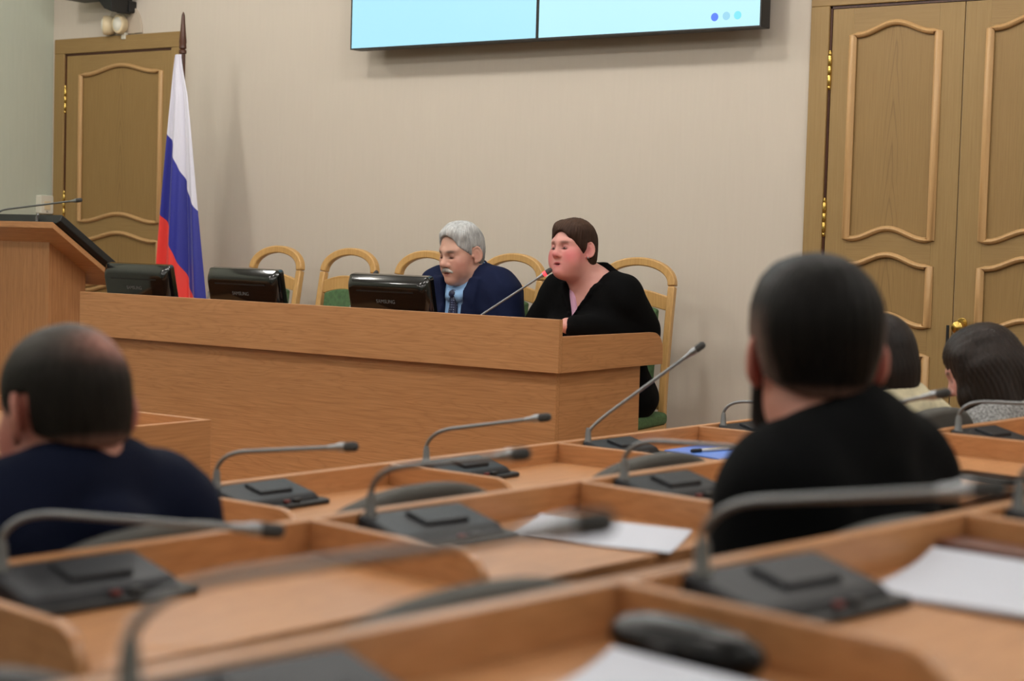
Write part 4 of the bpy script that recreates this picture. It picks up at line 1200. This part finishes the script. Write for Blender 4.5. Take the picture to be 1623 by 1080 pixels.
def front_y(J, z, infl=.006):
    """front of the shirt on the centre line at height z"""
    best = -1.
    for p in J['T']:
        if p[0] == 'e':
            c, r = p[1], np.array(p[2]) + infl; q = 1 - ((z - c[2])/r[2])**2 - (c[0]/r[0])**2
            if q > 0: best = max(best, c[1] + r[1]*math.sqrt(q))
        else:
            q = (p[2] + infl)**2 - (z - p[1][2])**2
            if q > 0: best = max(best, p[1][1] + math.sqrt(q))
    return best
def tie(o, fr, J, ztop, zbot):
    kp = np.array(necktube(fr, J, .068, up=.020, drop=.03)[11])
    g = G(); rows = []
    n = 14
    for i in range(n+1):
        q = i/n; zz = kp[2] - .012 + (zbot - kp[2] + .012)*q
        yy = max(front_y(J, zz) + .006, kp[1]*(1-q)**3 + front_y(J, zz)*0)
        if q < .25: yy = kp[1] + .008 + (yy - kp[1] - .008)*(q/.25)
        w = .017 + .024*min(1, q*1.3)
        rows.append([(-w, yy - .004, zz), (-w*.5, yy + .004, zz), (0, yy + .006, zz), (w*.5, yy + .004, zz), (w, yy - .004, zz)])
    g.grid(rows)
    t_ = obj('tie', g, 'tie', o, smooth='full', solid=.004)
    obj('tie_knot', G().ell((0, kp[1] + .006, kp[2] - .002), (.021, .014, .019)), 'tie', o, smooth='full')
tie(man, fr, J, 0, .62)
def collar_wings(o, fr, J, mat):
    pts = necktube(fr, J, .068, up=.020, drop=.03)
    for s in (-1, 1):
        f0 = np.array(pts[11]) + (0, .012, .004); ring = [np.array(pts[11 - s*k]) for k in range(0, 6)]
        top = [p + np.array((0, .006, .012)) for p in ring]
        top = [p + (p - np.array((J['nb'][0], J['nb'][1] + .01, p[2])))*.06 for p in top]
        low = []
        for k, p in enumerate(top):
            q = k/5; dz = .044*(1 - q) + .018*q
            w = p + np.array((math.copysign(.022*(1-q), ring[2][0])*1.0, .0, -dz)); w[1] = max(w[1], front_y(J, w[2]) + .010) if k < 3 else w[1] + .004
            low.append(w)
        obj('collar_wing', G().grid([[tuple(p) for p in top], [tuple((a + b)/2 + np.array((0, .004, 0))) for a, b in zip(top, low)], [tuple(p) for p in low]]), mat, o, smooth='full', solid=.002)
collar_wings(man, fr, J, 'shirt')
grey = (168, 170, 172)
def man_hair(V):
    C = np.tile(L3((162, 162, 162)), (len(V), 1)); C = mixc(C, L3((112, 110, 108)), np.clip((.03 - V[:, 2])/.06, 0, .8)); return mixc(C, L3((196, 196, 196)), np.clip((V[:, 2] - .09)/.04, 0, .6))
hair_obj('hair', man, fr, CRAN + [('e', (0, -.005, .060), (.066, .084, .078), .03), ('c', (.05, .045, .092), .016, (-.02, .064, .102), .018, .02), ('c', (-.02, .064, .102), .017, (-.055, .04, .086), .014, .02), ('c', (.03, .02, .114), .018, (-.04, -.02, .110), .018, .03)], .0042,
         [below(.010, .002, .78), inell((0, .108, .022), (.078, .068, .076)), inell((.0, .105, -.03), (.12, .085, .092)), EARWIN], man_hair, noise=.0011, step=.0025)
mo = Field((-.05, .05, -.085), (.05, .13, -.02), .002)
put(mo, [('c', (-.004, .0975, -.0490), .0090, (-.030, .0850, -.0590), .0062, .006), ('c', (.004, .0975, -.0490), .0090, (.030, .0850, -.0590), .0062, .006)])
X_, Y_, Z_ = np.meshgrid(*mo.ax, indexing='ij'); mo.F += (.0008*np.sin(900*X_ + 200*Z_)).astype(np.float32)
V, Q = mo.mesh(); meshobj('moustache', (V*fr.s) @ fr.R.T + fr.t, Q, 'hair', man, np.tile(L3((176, 172, 166)), (len(V), 1)))

# --- woman in black at the long desk
M['knit'] = plain('black_knit', (8, 8, 9), .95, bump=.6, bscale=600, spec=.1)
M['pink'] = plain('pink_blouse', (196, 150, 176), .7)
hw = aty(908, 398, 5.53)
rzw = PI - .10
hd_l = (.075, .15, hw.z - DZ)
c_, s_ = math.cos(rzw), math.sin(rzw)
lw = (hw.x - (c_*hd_l[0] - s_*hd_l[1]), hw.y - (s_*hd_l[0] + c_*hd_l[1]), DZ)
arms = {('e', -1): (-.135, -.03, .80), ('w', -1): (-.055, .285, .818), ('e', 1): (.34, .10, .72), ('w', 1): (.20, .36, .79), ('h', -1): (.95, .3, 0), ('h', 1): (-.5, .8, 0)}
wom, fr, J = person('woman in a black cardigan speaking into a microphone at the long desk', lw, rzw, .455, hd_l, -.06, -.10, .05, hs=.905, arms=arms,
    skin=(208, 152, 142), lips=(176, 80, 90), nose=1.05, jaw=1.06, fat=.007, neck=.062, lean=.5, girth=1.16, sw=.150, bust=1, open_mouth=.0035, legx=.10,
    facekw=dict(blush=(206, 96, 106), bw=.85, brow=(116, 74, 64), lid=(142, 82, 80), mouth=(90, 34, 40)))
garment('blouse', wom, J, 'pink', infl=.006, step=.009, wr=.001, vneck=(.012, .835, .50, .03), sleeves=False)
garment('cardigan', wom, J, 'knit', infl=.020, vneck=(.035, .83, .47, .03), wr=.004, step=.008, arm_r=(.070, .062, .046), cuff=.02, bottom=.40, lapel=.03)
garment('trousers', wom, J, 'trousers', infl=.018, torso=False, sleeves=False, legs=True, step=.012, wr=.003)
def wom_hair(V):
    C = np.tile(L3((54, 38, 31)), (len(V), 1)); return mixc(C, L3((78, 58, 46)), np.clip((V[:, 2] - .08)/.05, 0, .7))
hair_obj('hair', wom, fr, CRAN + [('e', (0, -.012, .052), (.070, .090, .082), .03), ('c', (.03, .055, .094), .018, (-.045, .058, .070), .016, .03), ('c', (.045, .035, .088), .018, (.068, .018, .03), .013, .03), ('c', (-.055, .035, .07), .016, (-.069, .018, .02), .010, .03),
         ('e', (0, -.055, -.025), (.064, .045, .075), .03)], .0062,
         [inell((-.004, .112, -.010), (.066, .064, .090)), inell((0, .115, -.03), (.12, .090, .058)), below(-.03, -.062, 1.0),
          EARWIN], wom_hair, noise=.0009, step=.0025)
for s in (-1, 1):
    e = fr.pt((s*.031, .0862, .0012)); me_ = Matrix.Translation(Vector(e.tolist())) @ Matrix([list(r) + [0] for r in fr.R.tolist()] + [[0, 0, 0, 1]])
    ey = obj('eye', G().ell((0, 0, 0), (.0105, .0035, .0022)).xf(me_), plain('eye_white', (150, 128, 124), .3), wom, smooth='full')
    obj('iris', G().ell((-.001, .0022, .0), (.0055, .0022, .0022)).xf(me_), plain('iris_dark', (40, 34, 34), .15), ey, smooth='full')
    e = fr.pt((s*.081, -.008, -.030))
    obj('earring', G().ell(tuple(e), (.004, .004, .004)), 'silver', wom, smooth='full')
# necklace with a small pendant
pts = []
for i in range(25):
    a = -1 + 2*i/24; zz = J['sz'] + .035 - .105*(1 - a*a)
    pts.append((a*.07, front_y(J, zz, -.002) + .004 if abs(a) < .75 else front_y(J, J['sz'] - .01, 0)*.9 - .05*(abs(a)-.75), zz))
nk = obj('necklace', G().tube(pts, .0011, 6), 'silver', wom, smooth='full')
obj('pendant', G().ell((0, pts[12][1] + .003, pts[12][2] - .012), (.005, .003, .008)), 'silver', nk, smooth='full')

# --- man in the navy jacket, seen from behind (seat desks beside the long desk)
def audience(label, u, v, D, face_deg, head_deg, floor, fy=.10, pitch=.05, **k):
    """face_deg / head_deg: turned left of the room's +y, in degrees"""
    d = ray(u, v).normalized(); hp = CAMP + d*D
    rz = math.radians(face_deg); hl = (0, fy, hp.z - floor)
    c, s = math.cos(rz), math.sin(rz)
    loc = (hp.x + s*fy, hp.y - c*fy, floor)
    return person(label, loc, rz, .44, hl, math.radians(head_deg - face_deg), pitch, fine=.004, step=.013, **{**dict(drop=.125), **k})
M['navy_knit'] = plain('navy_jacket_cloth', (12, 18, 38), .9, bump=.3, bscale=600, spec=.12)
lman, fr, J = audience('man in a navy jacket with short dark hair and a thinning crown, seen from behind', 103, 664, 2.49, 86, 80, 0.0, fy=.04, pitch=.14, drop=.112, hs=1.015, skin=(186, 132, 116), neck=.064, girth=1.0, sw=.158,
    facekw=dict(blush=(176, 90, 82), bw=.7, earw=1.2))
garment('shirt', lman, J, 'shirt', infl=.004, step=.012, wr=0, extra=ring_prims(necktube(fr, J, .070, up=-.002, drop=.03), .010))
garment('jacket', lman, J, 'navy_knit', infl=.018, wr=.004, step=.010, arm_r=(.064, .056, .046), extra=ring_prims(necktube(fr, J, .078, up=.004, drop=.03), .026))
garment('trousers', lman, J, 'trousers', infl=.014, torso=False, sleeves=False, legs=True, step=.016, wr=.002)
def lman_hair(V):
    C = np.tile(L3((29, 26, 23)), (len(V), 1))
    C = mixc(C, L3((74, 70, 66)), np.clip((V[:, 2] - .07)/.05, 0, .75))
    w = np.clip(1.5*gauss(V, (.022, -.075, .092), (.036, .03, .022)), 0, .85); C = mixc(C, L3((150, 104, 92)), w)
    return mixc(C, L3((120, 88, 78)), np.clip((-.022 - V[:, 2])/.02, 0, .6))
hair_obj('hair', lman, fr, CRAN, .0055, [below(.0, -.004, .40), inell((0, .105, .0), (.08, .065, .085)), EARWIN], lman_hair, noise=.0006, step=.0035)

# --- man in the black jacket, seen from behind
M['black_wool'] = plain('black_wool', (7, 8, 10), .95, bump=.4, bscale=500, spec=.1)
rman, fr, J = audience('bearded man in a black jacket with slicked-back hair, seen from behind', 1289, 577, 2.40, 86, 37, .095, fy=.085, pitch=.02, hs=1.0, skin=(190, 136, 120), neck=.066, girth=1.0, sw=.160,
    facekw=dict(blush=(188, 76, 68), bw=.7, earw=1.4))
garment('jacket', rman, J, 'black_wool', infl=.018, wr=.0035, step=.010, arm_r=(.064, .056, .046), extra=ring_prims(necktube(fr, J, .080, up=.012, drop=.02), .021))
garment('trousers', rman, J, 'trousers', infl=.014, torso=False, sleeves=False, legs=True, step=.016, wr=.002)
def rman_hair(V):
    C = np.tile(L3((19, 17, 16)), (len(V), 1)); ax_ = np.abs(V[:, 0])
    fade = np.clip((ax_ - .040)/.024, 0, 1)*np.clip((.085 - V[:, 2])/.05, 0, 1)*np.clip((V[:, 1] + .085)/.04, 0, 1); C = mixc(C, L3((128, 106, 98)), fade*.8)
    return mixc(C, L3((120, 90, 80)), np.clip((-.022 - V[:, 2])/.02, 0, .6))
hair_obj('hair', rman, fr, CRAN + [('c', (-.03, .05, .103), .022, (.03, .05, .103), .022, .05), ('e', (0, -.025, .066), (.069, .088, .070), .06)], .0055,
         [below(.0, .0, .42), inell((0, .108, .0), (.1, .06, .09)), EARWIN], rman_hair, noise=.0006, step=.0032)
bd = [('e', (0, .034, -.075), (.052, .052, .042), .03), ('e', (0, .07, -.105), (.03, .028, .034), .03), ('c', (-.064, .018, -.012), .010, (-.05, .035, -.075), .02, .02), ('c', (.064, .018, -.012), .010, (.05, .035, -.075), .02, .02)]
hair_obj('beard', rman, fr, bd, .008, [inell((0, .07, -.01), (.052, .06, .042)), lambda P: P[..., 1] + .0 - 0 - .012 if False else -(np.minimum(P[..., 1] - .004, 1) )*-1.0], flatc((26, 23, 22)), noise=.001, step=.0035)

# --- woman in a cream sweater and long-haired woman, both from behind
M['cream_knit'] = plain('cream_knit', (204, 194, 164), .95, bump=.6, bscale=350, var=.05, vscale=40)
M['tweed'] = plain('grey_tweed', (110, 110, 110), .95, bump=.8, bscale=250, var=.5, vscale=160)
w1, fr, J = audience('woman in a cream sweater with a dark chin-length bob, seen from behind', 1388, 576, 4.45, 82, 66, 0.0, fy=.10, pitch=.10, hs=.93, drop=.142, skin=(206, 156, 138), neck=.05, girth=1.0, sw=.150)
garment('sweater', w1, J, 'cream_knit', infl=.022, wr=.003, step=.012, arm_r=(.07, .058, .046), extra=ring_prims(necktube(fr, J, .066, up=-.005, drop=.02), .016))
garment('trousers', w1, J, 'trousers', infl=.014, torso=False, sleeves=False, legs=True, step=.016, wr=.002)
hair_obj('hair', w1, fr, CRAN + [('e', (0, -.03, -.02), (.078, .075, .12), .03), ('c', (.068, .01, .03), .02, (.072, .02, -.14), .022, .03), ('c', (-.068, .01, .03), .02, (-.072, .02, -.14), .022, .03), ('c', (0, -.05, -.03), .06, (0, -.045, -.15), .055, .03)], .013,
         [inell((0, .115, -.03), (.062, .075, .1)), lambda P: P[..., 2] + .155], flatc((28, 21, 19)), noise=.0007, step=.004, mat='hair_long', box=((-.14, -.17, -.19), (.14, .15, .17)))
w2, fr, J = audience('woman in a grey tweed top with long dark brown hair, looking down', 1558, 588, 4.75, 84, 100, 0.0, fy=.13, pitch=.42, hs=.93, drop=.15, skin=(212, 160, 148), neck=.05, girth=1.0, sw=.150,
    facekw=dict(blush=(206, 130, 124), bw=.5, brow=(70, 50, 44), lid=(130, 90, 84)))
garment('top', w2, J, 'tweed', infl=.020, wr=.003, step=.012, arm_r=(.068, .056, .046), extra=ring_prims(necktube(fr, J, .066, up=-.008, drop=.02), .014))
garment('trousers', w2, J, 'trousers', infl=.014, torso=False, sleeves=False, legs=True, step=.016, wr=.002)
hp_ = CRAN + [('e', (0, -.03, -.02), (.082, .085, .12), .03)]
for s in (-1, 1):
    hp_ += [('c', (s*.066, .02, .05), .022, (s*.078, .045, -.06), .022, .03), ('c', (s*.078, .045, -.06), .022, (s*.075, .045, -.16), .012, .02), ('c', (s*.06, -.05, .0), .035, (s*.082, -.04, -.21), .028, .03), ('c', (s*.07, -.01, .0), .03, (s*.085, .0, -.20), .024, .03)]
hp_ += [('c', (0, -.08, -.03), .05, (0, -.075, -.22), .045, .03)]
hair_obj('hair', w2, fr, hp_, .010, [inell((0, .118, -.03), (.060, .062, .11))], flatc((34, 25, 21)), noise=.0010, step=.004, mat='hair_long', box=((-.15, -.19, -.29), (.15, .15, .17)))
